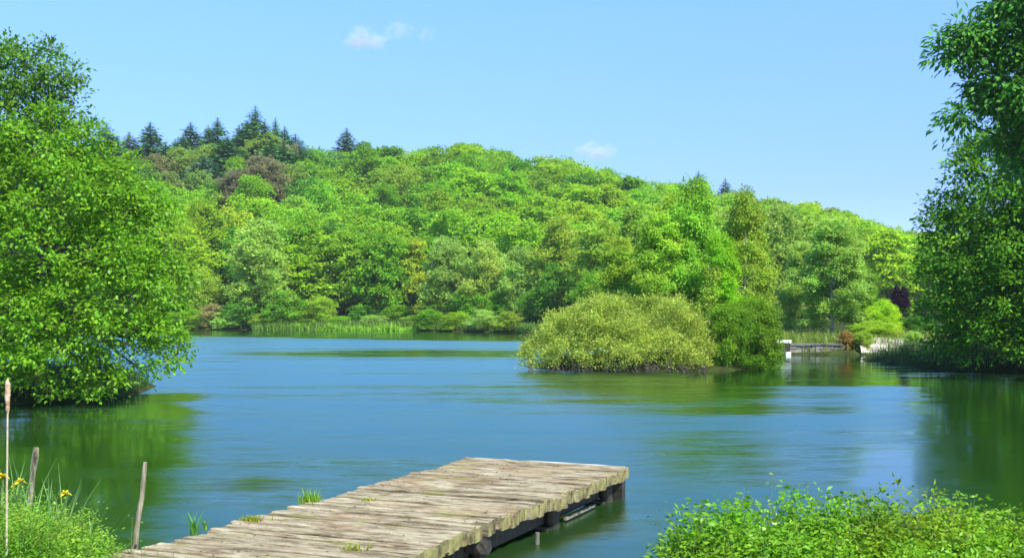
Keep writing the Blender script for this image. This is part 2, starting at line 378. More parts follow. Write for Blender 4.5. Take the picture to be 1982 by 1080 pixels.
def crown_pts(lobes, n, per, spread, r, rough=.22, inner=.12, up=.45, flat=.0, droop=.1, jag=.12, keepin=.85, boughs=0, ratio=.42, bflat=.62, bup=0.0, core=.74, gap=0.0, gk=2.6):
    wx = 1.0
    if boughs: lobes, wx = expand(lobes, boughs, ratio, r, bflat, core, bup)
    lobes = np.asarray(lobes, float); K = len(lobes)
    w = (lobes[:, 3] * lobes[:, 4] + lobes[:, 3] * lobes[:, 5] + lobes[:, 4] * lobes[:, 5]); w = w * wx; w /= w.sum()
    k = r.choice(K, n, p=w); d = nz(r.normal(size=(n, 3)))
    fl = (d[:, 2] < -.2) & (r.random(n) < .45); d[fl, 2] *= -1
    c = lobes[k, :3]; R = lobes[k, 3:]
    ph = k[:, None] * np.array([1.7, 2.9, 4.1])
    q = d * 3.6 + ph
    s = np.sin(q[:, 0] + 1.3 * np.sin(q[:, 1])) * np.sin(q[:, 1] * 1.2 + q[:, 2]) + .6 * np.sin(q[:, 2] * 2.3 + q[:, 0] * 1.9)
    q2 = d * 8.0 + ph; s2 = np.sin(q2[:, 0]) * np.sin(q2[:, 1]) * np.sin(q2[:, 2])
    rr = 1 + rough * s * .7 + rough * s2 - np.abs(r.normal(0, jag, n)) + (r.random(n) < .08) * r.random(n) * .22
    ii = r.random(n) < inner; rr[ii] *= r.uniform(.3, .9, ii.sum())
    p = c + d * R * rr[:, None]
    drop = np.zeros(n, bool)
    for a in range(K):
        e = (((p - lobes[a, :3]) / lobes[a, 3:]) ** 2).sum(1); drop |= (e < .62) & (k != a)
    if gap:            # hollows between the boughs
        f = np.sin(p[:, 0] * gk + 1.1 * np.sin(p[:, 2] * gk * .9) + 2) * np.sin(p[:, 1] * gk * .8 + .7) + .9 * np.sin(p[:, 2] * gk * 1.55 + 1.3 * np.sin(p[:, 0] * gk * .7)) + .4 * np.sin(p[:, 0] * gk * 2.3 + p[:, 2] * gk * 1.9)
        drop |= (f > 1.0 - gap) & (rr > .55)
    keep = ~drop | (r.random(n) > keepin); p = p[keep]; d = d[keep]; R = R[keep]
    out = nz(d / R); m = len(p)
    if per >= 12:          # each spray is a flattish fan of leaves, lit on top and dark beneath
        ax = nz(out * (1, 1, .5) + np.array([0, 0, .15 - droop]) + r.normal(0, .3, (m, 3)))
        sc_ = spread * r.uniform(.6, 1.4, (m, 1, 1)); q = np.clip(r.normal(0, 1, (m, per, 3)), -1.9, 1.9) * (1, 1, .38 if flat > .2 else .6) * sc_
        q[..., 2] -= (q[..., 0] ** 2 + q[..., 1] ** 2) * .25 / spread
        pp = p[:, None] + q + ax[:, None] * (np.clip(np.abs(r.normal(0, .9, (m, per, 1))), 0, 1.8) * sc_)
        ld = nz(q * .8 / spread + ax[:, None] * .7 + r.normal(0, .35, (m, per, 3)) + np.array([0, 0, -.1 - droop]))
        ln = nz(out[:, None] * .45 + np.array([0, 0, up + .25]) + r.normal(0, .40, (m, per, 3)))
        return pp.reshape(-1, 3), ln.reshape(-1, 3), ld.reshape(-1, 3), p, out
    sdir = nz(out * (1, 1, 1 - flat) + np.array([0, 0, .25 - droop]) + r.normal(0, .45, (m, 3)))
    t = np.tile(np.linspace(0, 1, per), (m, 1)) + r.normal(0, .08, (m, per))
    pp = p[:, None] + sdir[:, None] * t[..., None] * spread + r.normal(0, spread * .22, (m, per, 3)) * (1, 1, 1 - .5 * flat)
    side = nz(np.cross(sdir, r.normal(size=(m, 3))))
    alt = np.where(np.arange(per) % 2 == 0, 1.0, -1.0)
    ld = nz(sdir[:, None] * .6 + side[:, None] * alt[None, :, None] * .8 + r.normal(0, .35, (m, per, 3)) + np.array([0, 0, -droop]))
    ln = nz(out[:, None] * .55 + np.array([0, 0, up]) + r.normal(0, .42, (m, per, 3)))
    return pp.reshape(-1, 3), ln.reshape(-1, 3), ld.reshape(-1, 3), p, out

def limbs(g, base, top, r0, lobes, r, nl=6, sides=6):
    base = np.array(base, float); top = np.array(top, float)
    t = np.linspace(0, 1, 7)[:, None]
    bend = np.array([r.normal(0, .04), r.normal(0, .04), 0]) * np.linalg.norm(top - base)
    pts = base + (top - base) * t + bend * np.sin(t * np.pi)
    rad = r0 * (1 - .82 * t[:, 0]); rad[0] *= 1.35
    g.tube(pts, rad, 9)
    for i in r.choice(len(lobes), min(nl, len(lobes)), replace=False):
        c = np.array(lobes[i][:3]); s = r.uniform(.25, .75); p0 = base + (top - base) * s + bend * math.sin(s * math.pi)
        mid = (p0 + c) / 2 + np.array([0, 0, -.08 * np.linalg.norm(c - p0)])
        tt = np.linspace(0, 1, 5)[:, None]; pts2 = (1 - tt) ** 2 * p0 + 2 * tt * (1 - tt) * mid + tt ** 2 * c
        g.tube(pts2, r0 * .45 * (1 - .8 * tt[:, 0]) * (1.1 - s * .6), sides)

def rand_lobes(r, n, H, z0, R, top_taper=.5, lr=(.26, .42), zs=.85):
    """lobes filling a crown between z0 and H with radius R"""
    out = []
    for i in range(n):
        t = (i + r.random()) / n
        z = z0 + (H - z0) * (.10 + .80 * t)
        prof = math.sin(math.pi * min(1, .18 + .82 * (1 - abs(t - .42) / .62 if t > .42 else .62 + .38 * t / .42))) if False else (1 - (max(0, t - .35) / .65) ** 2 * top_taper) * (.72 + .28 * min(1, t / .3))
        rad = R * prof; a = i * 2.4 + r.normal(0, .4); q = math.sqrt(r.uniform(.25, 1)) * .66
        l = R * r.uniform(*lr)
        out.append((rad * q * math.cos(a), rad * q * math.sin(a), min(z, H - l * zs), l * 1.05, l * 1.05, l * zs))
    out.append((0, 0, H - R * .36, R * .34, R * .34, R * .36))
    out.append((0, 0, (H + z0) / 2, R * .5, R * .5, (H - z0) * .3))
    return out

def proto_tree(kind, seed, leaf, n, H=12.0, R=4.0, z0=2.0, nlobe=17, per=5, spread=.55, r0=.22, mat=M_leaf, bark=M_bark, aspect=.8, **kw):
    r = np.random.default_rng(seed)
    lb = rand_lobes(r, nlobe, H, z0, R, **{k: kw.pop(k) for k in list(kw) if k in ('top_taper', 'lr', 'zs')})
    pp, ln, ld, _, _ = crown_pts(lb, n, per, spread, r, **kw)
    keep = pp[:, 2] > .05; pp, ln, ld = pp[keep], ln[keep], ld[keep]
    sz = leaf * r.uniform(.7, 1.3, len(pp))
    cm = leaves_mesh(kind + "_crown", pp, ln, ld, sz, sz * aspect, mat)
    g = Geo(); limbs(g, (0, 0, -.5), (0, 0, H * .78), r0, lb, r)
    v = np.vstack(g.v); f = np.vstack(g.f)
    t = bpy.data.meshes.new(kind + "_trunk"); t.from_pydata(v.tolist(), [], [tuple(q[:3]) if q[2] == q[3] else tuple(q) for q in f.tolist()]); t.update(); t.materials.append(bark)
    return cm, t, H, R

def proto_conifer(seed, H=16.0, R=2.9, dens=1.0, leaf=.42):
    r = np.random.default_rng(seed); P_, N_, D_ = [], [], []
    g = Geo(); g.tube([(0, 0, -.5), (0, 0, H * .5), (0, 0, H * .995)], [.24, .14, .015], 7)
    z = 1.5
    while z < H - .25:
        t = (z - 1.5) / (H - 1.5); rad = R * (1 - t) ** .95 * r.uniform(.8, 1.1) + .03
        nb = max(5, int(9 * (1 - t) + 4)); a0 = r.random() * 6.28
        for b in range(nb):
            if r.random() < .10: continue
            a = a0 + b * 6.283 / nb + r.normal(0, .12); L = rad * r.uniform(.55, 1.25)
            m = max(3, int(L / .16 * dens)); s = np.linspace(.05, 1, m)
            zz = z + L * (.12 * s - .42 * s ** 1.6 * (1 - .4 * t)) + .25 * L * s ** 3
            px = np.cos(a) * s * L; py = np.sin(a) * s * L
            for sgn in (-1, 1):
                p = np.stack([px, py, zz], 1) + r.normal(0, .05, (m, 3))
                dv = np.stack([np.full(m, math.cos(a + sgn * .75)), np.full(m, math.sin(a + sgn * .75)), np.full(m, -.25)], 1) + r.normal(0, .25, (m, 3))
                P_.append(p); D_.append(dv); N_.append(np.tile([math.cos(a) * .8, math.sin(a) * .8, .75], (m, 1)) + r.normal(0, .35, (m, 3)))
        z += .36 * (1 - .6 * t) * r.uniform(.7, 1.35)
    # leader
    m = 14; zt = np.linspace(H - 1.0, H, m)
    P_.append(np.stack([np.zeros(m), np.zeros(m), zt], 1)); D_.append(r.normal(0, .6, (m, 3)) + (0, 0, .5)); N_.append(r.normal(0, 1, (m, 3)))
    pp, dd, nn = np.vstack(P_), np.vstack(D_), np.vstack(N_)
    sz = leaf * r.uniform(.6, 1.25, len(pp)); sz[-m:] *= .8; sz *= np.clip((1 - pp[:, 2] / H) * 6, .22, 1)
    cm = leaves_mesh("conifer_crown", pp, nn, dd, sz, sz * .5, M_needle)
    v = np.vstack(g.v); f = np.vstack(g.f)
    t = bpy.data.meshes.new("conifer_trunk"); t.from_pydata(v.tolist(), [], [tuple(q[:3]) if q[2] == q[3] else tuple(q) for q in f.tolist()]); t.update(); t.materials.append(M_bark)
    return cm, t, H, R

PR = {}
PR['broad'] = [proto_tree('broad', 100 + i, .34, [560, 480, 620][i % 3], nlobe=[11, 15, 9, 13, 18, 12][i], R=[4.2, 4.6, 3.8][i % 3], z0=[1.4, 2.2, .8][i % 3], per=22, spread=.27, rough=.18, flat=.3, boughs=7, ratio=.44, gap=.35, gk=1.6, lr=[(.26, .42), (.3, .5)][i % 2],
    top_taper=[.5, .75, .35][i % 3], keepin=.9) for i in range(6)]
PR['fine'] = [proto_tree('fine', 200 + i, .25, 1250, nlobe=16, R=3.7, z0=.4, per=18, spread=.20, rough=.2, droop=-.45, top_taper=[.75, .9, .6][i], lr=(.22, .38), jag=.2, boughs=7, ratio=.4, bflat=1.2, bup=.15) for i in range(3)]
PR['bush'] = [proto_tree('bush', 300 + i, .28, 560, nlobe=13, H=8, R=4.4, z0=-.6, per=22, spread=.26, top_taper=.4, r0=.14, flat=.3, boughs=7, ratio=.42) for i in range(3)]
PR['mid'] = [proto_tree('mid', 400 + i, .14, 3600, H=9, R=2.6, z0=.4, nlobe=20, per=16, spread=.12, top_taper=.8, lr=(.18, .34), r0=.10, bark=M_pale_bark, jag=.26, rough=.25, aspect=.6, inner=.2, boughs=7, ratio=.42, bflat=1.0, core=.6, gap=.5, gk=3.0) for i in range(3)]
PR['midbush'] = [proto_tree('midbush', 500 + i, .12, 3000, H=4, R=2.4, z0=-.3, nlobe=14, per=16, spread=.10, top_taper=.5, lr=(.24, .4), r0=.07, jag=.22, aspect=.5, boughs=7, ratio=.42, bflat=.8) for i in range(2)]
PR['conifer'] = [proto_conifer(600 + i, R=2.7 + .3 * i) for i in range(3)]

C = dict(lime=(.30, .50, .018), green=(.17, .37, .018), fresh=(.23, .445, .018), deep=(.11, .28, .022), grey=(.33, .50, .085), olive=(.29, .46, .042),
         gold=(.34, .50, .03), brown=(.24, .235, .095), khaki=(.22, .34, .05), spruce=(.065, .20, .035), blue=(.085, .20, .10), copper=(.028, .013, .030), tan=(.36, .36, .11))

def put(kind, name, x, y, z, h, rad, color, label, cat, group=None, pid=None, rot=None):
    p = PR[kind][(pid if pid is not None else rng.integers(len(PR[kind]))) % len(PR[kind])]
    cm, tm, H, R = p
    o = empty(name, (x, y, z), label, cat, group, rz=float(rng.uniform(0, 6.28)) if rot is None else rot, scale=(rad / R, rad / R, h / H))
    j = 1 + rng.normal(0, .06); col = tuple(float(c * j * (1 + rng.normal(0, .05))) for c in C[color])
    link("trunk", tm, o, col); link("crown", cm, o, col)
    return o

def put_px(kind, name, X, top, hw, d, color, label, cat, group=None, pid=None, minz=None):
    p = P(X, top, d); z = gz(p[0], p[1]) if minz is None else minz
    return put(kind, name, p[0], d, z - .1, max(1.0, p[2] - z + .1), hw / F * d, color, label, cat, group, pid)

# ---- hillside wood
hill = []
taken = []
def free(x, y, r): return all((x - a) ** 2 + (y - b) ** 2 > (r * .95) ** 2 for a, b in taken)
# skyline conifers (X, top Y, half width px, distance, colour, label)
CON = [(206, 236, 26, 236, 'spruce', 'dark spruce top just right of the big left tree'),
    (250, 254, 17, 262, 'blue', 'small hazy blue spruce on the skyline, second spruce from the left'),
    (291, 234, 26, 240, 'spruce', 'pointed dark spruce on the skyline left of the brownish trees'),
    (339, 268, 12, 266, 'blue', 'tiny thin spruce tip in the dip of the left skyline'),
    (369, 235, 24, 250, 'blue', 'bluish spruce between the thin tip and the paired spruces'),
    (403, 240, 17, 262, 'blue', 'narrow bluish spruce close against the left of a wider one'),
    (421, 226, 28, 246, 'spruce', 'broad bluish green spruce left of the tallest spruce'),
    (494, 203, 38, 238, 'spruce', 'tallest dark spruce on the skyline'),
    (463, 240, 20, 243, 'spruce', 'dark spruce leaning on the left side of the tallest one'),
    (533, 226, 18, 252, 'spruce', 'slim spruce tip just right of the tallest spruce'),
    (551, 243, 18, 246, 'spruce', 'low dark spruce between the slim tip and the last dark spruce'),
    (572, 258, 20, 240, 'spruce', 'last dark spruce at the right end of the spruce cluster'),
    (440, 262, 30, 228, 'spruce', 'green spruce lower left of the tallest one, in front of the ridge'),
    (525, 268, 30, 226, 'spruce', 'green spruce lower right of the tallest one, in front of the ridge'),
    (580, 285, 24, 228, 'spruce', 'lowest dark spruce below the right end of the cluster'),
    (320, 275, 24, 232, 'spruce', 'low dark spruce right of the pointed one on the left skyline'),
    (226, 262, 22, 240, 'spruce', 'low dark spruce in the gap beside the big left tree'),
    (395, 300, 26, 222, 'blue', 'bluish green spruce half sunk among the khaki trees'),
    (478, 232, 26, 234, 'spruce', 'green spruce just left of and below the tallest tip'),
    (512, 234, 28, 234, 'spruce', 'green spruce just right of and below the tallest tip'),
    (355, 262, 26, 236, 'spruce', 'green spruce in front of the thin tip in the skyline dip'),
    (548, 272, 30, 224, 'spruce', 'low green spruce in front of the last ones of the cluster'),
    (478, 292, 28, 220, 'spruce', 'lowest green spruce, under the tallest one'),
    (671, 246, 20, 262, 'spruce', 'lone dark spruce standing apart on the middle skyline'),
    (1352, 330, 15, 258, 'blue', 'hazy thin spruce on the right hand skyline'),
    (1404, 344, 12, 262, 'blue', 'thin pale conifer tip on the falling right skyline')]
for X, t, hw, d, c, lab in CON:
    p = P(X, t, d); z = gz(p[0], d); z = max(z, p[2] - 22)
    hw = hw * ((p[2] - z + .3) / max(1.5, (292 - t) / F * d)) ** .8 * .95 if X < 1000 else hw * 3
    put('conifer', 'spruce_tree', p[0], d, z - .3, p[2] - z + .3, min(hw / F * d * 1.4, 8.5), c, lab, 'tree', 'spruces on the skyline of the hill'); taken.append((p[0], d))
BRN = [(308, 300, 38, 226, 'brown', 'broad', 'brownish tree in front of the pointed dark spruce'),
    (352, 290, 44, 228, 'khaki', 'broad', 'olive brown tree in the dip of the left skyline'),
    (402, 285, 40, 230, 'khaki', 'broad', 'khaki green tree below the bluish spruces'),
    (450, 290, 38, 230, 'khaki', 'broad', 'dull olive tree below the tallest spruce on its left'),
    (512, 262, 42, 231, 'khaki', 'broad', 'bronze olive tree below the tallest spruce on its right'),
    (556, 280, 36, 229, 'brown', 'broad', 'bronze brown tree at the right end of the spruce cluster'),
    (462, 306, 34, 214, 'fresh', 'broad', 'round fresh green tree tucked among the brownish trees'),
    (512, 306, 50, 206, 'brown', 'fine', 'grey brown thin leaved tree below the spruce cluster'),
    (462, 330, 46, 200, 'brown', 'fine', 'darker grey brown tree left of the other grey brown one'),
    (330, 335, 36, 208, 'khaki', 'broad', 'dull green tree beside the outer leaves of the big left tree'),
    (385, 330, 38, 212, 'khaki', 'broad', 'dull green tree under the khaki trees'),
    (420, 350, 30, 202, 'deep', 'broad', 'dark green tree left of the grey brown trees')]
for X, t, hw, d, c, k, lab in BRN:
    t -= 4 if t < 300 else 2; hw *= 1.15
    p = P(X, t, d); z = gz(p[0], d); put(k, 'broadleaf_tree', p[0], d, max(z, p[2] - 15) - .1, min(15, p[2] - z), hw / F * d, c, lab, 'tree', 'brownish and mixed trees below the spruces'); taken.append((p[0], d))

cand = []
for y0 in np.arange(147, 272, 6.0):
    st = 7.4
    x0 = (150 - CX) / F * y0; x1 = (1900 - CX) / F * y0
    for x in np.arange(x0, x1, st):
        cand.append((x + rng.normal(0, 1.3) + (st / 2 if int(y0 / 6) % 2 else 0), y0 + rng.normal(0, 1.2)))
for x, y in cand:
    if not free(x, y, 6.5): continue
    X = CX + F * x / y
    z = gz(x, y); h = rng.uniform(10.5, 13.5)
    sk = np.interp(X, SKY[:, 0], SKY[:, 1]); zs = CAMZ + (HOR - sk) / F * y
    if y > RIDGE - 14: h = min(max(zs - z - rng.uniform(0, 1.0), 6), 15)
    elif z + h > zs - .5: h = max(zs - .5 - z, 7)
    u = rng.random()
    if X < 600 and y > 190: c = ['khaki', 'green', 'deep', 'fresh'][int(u * 4)]
    elif X > 1250: c = 'olive' if u < .3 else ('fresh' if u < .65 else ('lime' if u < .85 else 'green'))
    else: c = 'fresh' if u < .40 else ('green' if u < .68 else ('lime' if u < .86 else ('olive' if u < .94 else 'deep')))
    hill.append([x, y, z, h, rng.uniform(4.3, 6.3), c, X])
    taken.append((x, y))
hill = hill[:286]
cname = dict(fresh='fresh green', green='mid green', lime='bright lime green', olive='olive green', deep='dark green', khaki='dull khaki green')
def zone(t):
    x, y, z, h, rad, c, X = t
    b = 'lower slope' if y < 182 else ('middle slope' if y < 222 else 'upper slope')
    cols = [(330, 'beside big left tree'), (600, 'below skyline spruces'), (800, 'below lone spruce'), (1000, 'below round crest'), (1200, 'left of the small skyline cloud\'s foot'),
            (1400, 'behind birches'), (1600, 'on falling right flank'), (3000, 'at far right end')]
    cols[4] = (1200, 'below low cloud')
    return (c, b, [q for a, q in cols if X < a][0])
cl = {}
for t in hill: cl.setdefault(zone(t), []).append(t)
ords = ['first', 'second', 'third', 'fourth', 'fifth', 'sixth', 'seventh', 'eighth', 'ninth', 'tenth', 'eleventh', 'twelfth']
cnt = ['', '', 'two', 'three', 'four', 'five', 'six', 'seven', 'eight', 'nine', 'ten', 'eleven', 'twelve']
for (c, b, q), ts in cl.items():
    ts.sort(key=lambda t: t[6])
    for i, t in enumerate(ts):
        n = len(ts)
        lab = f"{cname[c]} tree, {b} {q}"
        if n == 2: lab += ', left of two' if i == 0 else ', right of two'
        elif n > 2: lab += f", {ords[min(i, 11)]} from left of {cnt[min(n, 12)]}"
        put('broad' if rng.random() < .85 else 'fine', 'broadleaf_tree', t[0], t[1], t[2] - .2, t[3] + .2, t[4], c, lab, 'tree', 'broadleaf trees of the hillside wood')

ords0 = ['first', 'second', 'third', 'fourth', 'fifth', 'sixth', 'seventh', 'eighth', 'ninth', 'tenth', 'eleventh', 'twelfth']
# ---- trees and shrubs along the far bank
SH = [('fine', 'willow_tree', 500, 430, 78, 140, 'grey', 'pale grey green willow with pointed crown at the far bank'),
    ('fine', 'broadleaf_tree', 392, 392, 62, 152, 'lime', 'yellowish lime tree behind the left of the pointed willow'),
    ('broad', 'broadleaf_tree', 446, 402, 48, 156, 'gold', 'yellow tinted tree directly behind the pointed willow'),
    ('broad', 'broadleaf_tree', 350, 420, 50, 146, 'lime', 'bright lime tree half hidden by the big left tree'),
    ('bush', 'shrub', 392, 520, 45, 142, 'olive', 'soft olive shrub left of the pointed willow at the water'),
    ('bush', 'dry_shrub', 410, 588, 34, 139.5, 'tan', 'straw coloured low shrub at the far left waterline'),
    ('bush', 'shrub', 470, 575, 46, 139.5, 'deep', 'dark shrub at the foot of the pointed willow, left side'),
    ('bush', 'shrub', 545, 560, 46, 139, 'green', 'mid green shrub at the foot of the pointed willow, right side'),
    ('bush', 'shrub', 622, 572, 40, 139, 'gold', 'bright yellow green shrub behind the left of the reeds'),
    ('broad', 'broadleaf_tree', 585, 410, 55, 147, 'fresh', 'fresh green tree right of the pointed willow'),
    ('broad', 'broadleaf_tree', 655, 445, 62, 145, 'fresh', 'fresh green tree with dark hollow beneath above the reeds'),
    ('broad', 'broadleaf_tree', 735, 455, 58, 143, 'green', 'mid green tree with pale trunk above the reeds'),
    ('broad', 'broadleaf_tree', 800, 460, 40, 144, 'gold', 'yellow tinted tree above the right end of the reeds'),
    ('bush', 'shrub', 700, 590, 34, 141, 'deep', 'dark low shrub in the hollow behind the reeds'),
    ('bush', 'shrub', 770, 590, 40, 140, 'green', 'green low shrub behind the right end of the reeds'),
    ('fine', 'willow_tree', 868, 465, 60, 134, 'grey', 'grey green willow at far bank, leftmost of the row right of reeds'),
    ('fine', 'willow_tree', 940, 470, 58, 131, 'grey', 'grey green willow at far bank, middle of the row right of reeds'),
    ('fine', 'willow_tree', 1012, 482, 56, 127, 'grey', 'grey green willow at far bank, just left of the island'),
    ('bush', 'shrub', 850, 570, 42, 133, 'deep', 'dark shrub at the waterline under the leftmost grey willow'),
    ('bush', 'shrub', 905, 555, 44, 130, 'green', 'green shrub at the waterline between the left and middle grey willows'),
    ('bush', 'shrub', 965, 560, 42, 127, 'green', 'green shrub at the waterline between middle and right grey willows'),
    ('bush', 'shrub', 1028, 560, 40, 122, 'deep', 'dark shrub at the waterline beside the island bush'),
    ('broad', 'broadleaf_tree', 1075, 510, 46, 119, 'deep', 'dark green tree behind the left end of the island bush'),
    ('fine', 'broadleaf_tree', 1085, 425, 70, 126, 'olive', 'soft olive tree behind the left of the island'),
    ('fine', 'broadleaf_tree', 1165, 430, 80, 112, 'olive', 'yellow olive tree behind the highest part of the island bush'),
    ('fine', 'broadleaf_tree', 1235, 405, 75, 104, 'olive', 'tall olive tree behind the middle of the island'),
    ('broad', 'broadleaf_tree', 1150, 520, 50, 96, 'green', 'green tree low behind the island bush on the left'),
    ('fine', 'broadleaf_tree', 1300, 385, 66, 92, 'lime', 'lime green tree just left of the birches'),
    ('broad', 'broadleaf_tree', 1215, 505, 55, 86, 'olive', 'olive tree low behind the middle of the island bush'),
    ('fine', 'broadleaf_tree', 1500, 400, 72, 96, 'grey', 'soft grey green tree right of the birches'),
    ('broad', 'broadleaf_tree', 1575, 425, 66, 98, 'olive', 'olive green tree behind the willow by the dam'),
    ('fine', 'broadleaf_tree', 1440, 385, 66, 100, 'olive', 'pale olive tree behind the birches')]
lowX = [(335, 604, 34), (368, 598, 36), (440, 603, 34), (508, 606, 32), (575, 600, 34), (655, 612, 30), (722, 610, 32), (800, 610, 30), (830, 598, 34), (880, 603, 32), (935, 598, 34), (985, 602, 32)]
for i, (X, t, hw) in enumerate(lowX):
    sh = float(np.interp((X - CX) / F * 136, [-65, -30, -12, 0], [139, 138, 131, 119])) + (.6 if not 560 < X < 812 else 2.6)
    SH.append(('bush', 'shrub', X, t, hw, sh, ['green', 'olive', 'grey', 'fresh'][i * 7 % 4], f'low waterside shrub on the far bank, {ords0[i]} from the left of twelve'))
for k, nm, X, t, hw, d, c, lab in SH:
    put_px(k, nm, X, t, hw, d, c, lab, 'shrub' if 'shrub' in nm else 'tree')

# ---- island and dam trees
MD = [('mid', 'birch_tree', 1345, 347, 82, 50.5, 'olive', 'tallest yellow green birch on the island'),
    ('mid', 'birch_tree', 1443, 372, 80, 51.5, 'olive', 'pale olive birch with white trunk on the island'),
    ('mid', 'birch_tree', 1275, 415, 84, 50.0, 'olive', 'yellow olive birch on the island, leftmost of three'),
    ('mid', 'broadleaf_tree', 1395, 455, 66, 48.0, 'fresh', 'fresh green tree between the two right birches on the island'),
    ('mid', 'broadleaf_tree', 1195, 465, 76, 52.5, 'olive', 'olive tree rising behind the island bush'),
    ('midbush', 'shrub', 1468, 575, 72, 47.0, 'green', 'green shrub overhanging the right tip of the island'),
    ('midbush', 'shrub', 1405, 585, 60, 46.0, 'green', 'green shrub directly right of the golden bush'),
    ('mid', 'willow_tree', 1612, 425, 88, 73, 'grey', 'large grey green willow overhanging the dam'),
    ('mid', 'willow_tree', 1552, 470, 60, 78, 'grey', 'smaller grey green willow behind the dam wall'),
    ('mid', 'willow_tree', 1665, 505, 50, 78, 'green', 'mid green willow at the right of the large one by the dam'),
    ('midbush', 'shrub', 1706, 583, 46, 76, 'lime', 'lime green round bush beside the purple tree'),
    ('mid', 'copper_beech', 1741, 552, 30, 84, 'copper', 'dark purple leaved tree by the right hand trees'),
    ('midbush', 'shrub', 1775, 612, 48, 78, 'deep', 'dark green low bush under the purple tree'),
    ('midbush', 'shrub', 1690, 622, 60, 68, 'gold', 'pale yellow green low bush on the meadow by the dam'),
    ('midbush', 'shrub', 1640, 650, 20, 61.6, 'tan', 'orange brown shrub at the water beside the stone dam'),
    ('midbush', 'shrub', 1668, 652, 26, 61.4, 'olive', 'small green shrub at the water right of the orange one'),
    ('midbush', 'shrub', 1770, 655, 22, 60.5, 'grey', 'small grey green shrub at the end of the pale path')]
for k, nm, X, t, hw, d, c, lab in MD:
    o = put_px(k, nm, X, t, hw, d, c, lab, 'shrub' if 'shrub' in nm else 'tree')
    if 'orange' in lab and 'green' not in lab:
        for ch in bpy.data.objects:
            if ch.parent == o: ch.color = (.34, .22, .05, 1)

# slender birch whose pale stem shows in front of the others
def slim_birch(X, topY, d, label, seed):
    r = np.random.default_rng(seed); b = P(X, 700, d); b[2] = gz(b[0], d) - .1; tp = P(X + 3, topY, d); H = tp[2] - b[2]
    o = empty("birch_tree", b, label, "tree"); g = Geo(); z = np.linspace(0, H, 12); pts = np.stack([np.cumsum(r.normal(0, .02, 12)), np.cumsum(r.normal(0, .02, 12)), z], 1)
    g.tube(pts, .055 * (1 - .8 * z / H), 7); C_, S_ = [], []
    for i in range(46):
        t = r.uniform(.22, 1); p0 = pts[int(t * 11)]; a = r.uniform(0, 6.28); L = (1.15 - .8 * t) * r.uniform(.4, 1)
        e = p0 + np.array([math.cos(a) * L, math.sin(a) * L, .45 * L]); m = (p0 + e) / 2 + np.array([0, 0, .12 * L]); g.tube([p0, m, e], [.014, .009, .004], 4, cap=False)
        for q in range(7): C_.append(p0 + (e - p0) * r.uniform(.35, 1.05) + r.normal(0, .06, 3))
    g.build("trunk", M_pale_bark, o); c = np.repeat(np.array(C_), 12, 0); n = len(c); c = c + r.normal(0, .09, (n, 3)) - np.array([0, 0, 1]) * r.random((n, 1)) * .25
    link("crown", leaves_mesh("birch_leaves", c, r.normal(0, .6, (n, 3)) + (0, 0, 1), r.normal(0, .6, (n, 3)) + (0, 0, -.5), r.uniform(.06, .12, n), .06, M_leaf_near), o, (.30, .46, .04))
slim_birch(1443, 452, 48.2, "slender birch with pale bare stem in front of the island trees", 5)
slim_birch(1372, 505, 47.2, "smaller slender birch just right of the golden bush", 6)

# ---- large trees built lobe by lobe
def big(name, lobes_px, d, leaf, n, per, spread, color, label, cat, trunk_px, r0, nfill=0, thick=.9, mat=M_leaf_near, aspect=.6, seed=1, nl=14, bark=M_bark, zmin=.12, **kw):
    r = np.random.default_rng(seed); lb = []
    for L in lobes_px:
        X, Y, R = L[:3]; dd = d + (L[3] if len(L) > 3 else 0); p = P(X, Y, dd); rr = R / F * dd
        ry = rr * (L[4] if len(L) > 4 else 1); rz = rr * (L[5] if len(L) > 5 else 1)
        lb.append((p[0], p[1], p[2], rr, ry, rz))
    b0 = P(*trunk_px[0]); b0[2] = gz(b0[0], b0[1]); t0 = P(*trunk_px[1])
    o = empty(name, b0, label, cat)
    lbl = np.array(lb); lbl[:, :3] -= b0
    pp, ln, ld, sp, so_ = crown_pts(lbl, n, per, spread, r, **kw)
    k = pp[:, 2] + b0[2] > zmin; pp, ln, ld = pp[k], ln[k], ld[k]
    sz = leaf * r.uniform(.65, 1.3, len(pp))
    link("crown", leaves_mesh(name + "_crown", pp, ln, ld, sz, sz * aspect, mat), o, color)
    g = Geo(); limbs(g, (0, 0, -.4), t0 - b0, r0, lbl, r, nl=nl)
    # twigs that carry the leaf sprays
    if len(sp):
        idx = r.choice(len(sp), min(260, len(sp)), replace=False)
        for i in idx:
            j = np.argmin(((lbl[:, :3] - sp[i]) ** 2).sum(1)); c = lbl[j, :3]
            a = c + (sp[i] - c) * .25; m = (a + sp[i]) / 2 + r.normal(0, .04, 3)
            g.tube([a, m, sp[i] + so_[i] * spread * .6], [r0 * .09, r0 * .06, r0 * .02], 4, cap=False)
    g.build("trunk", bark, o)
    return o

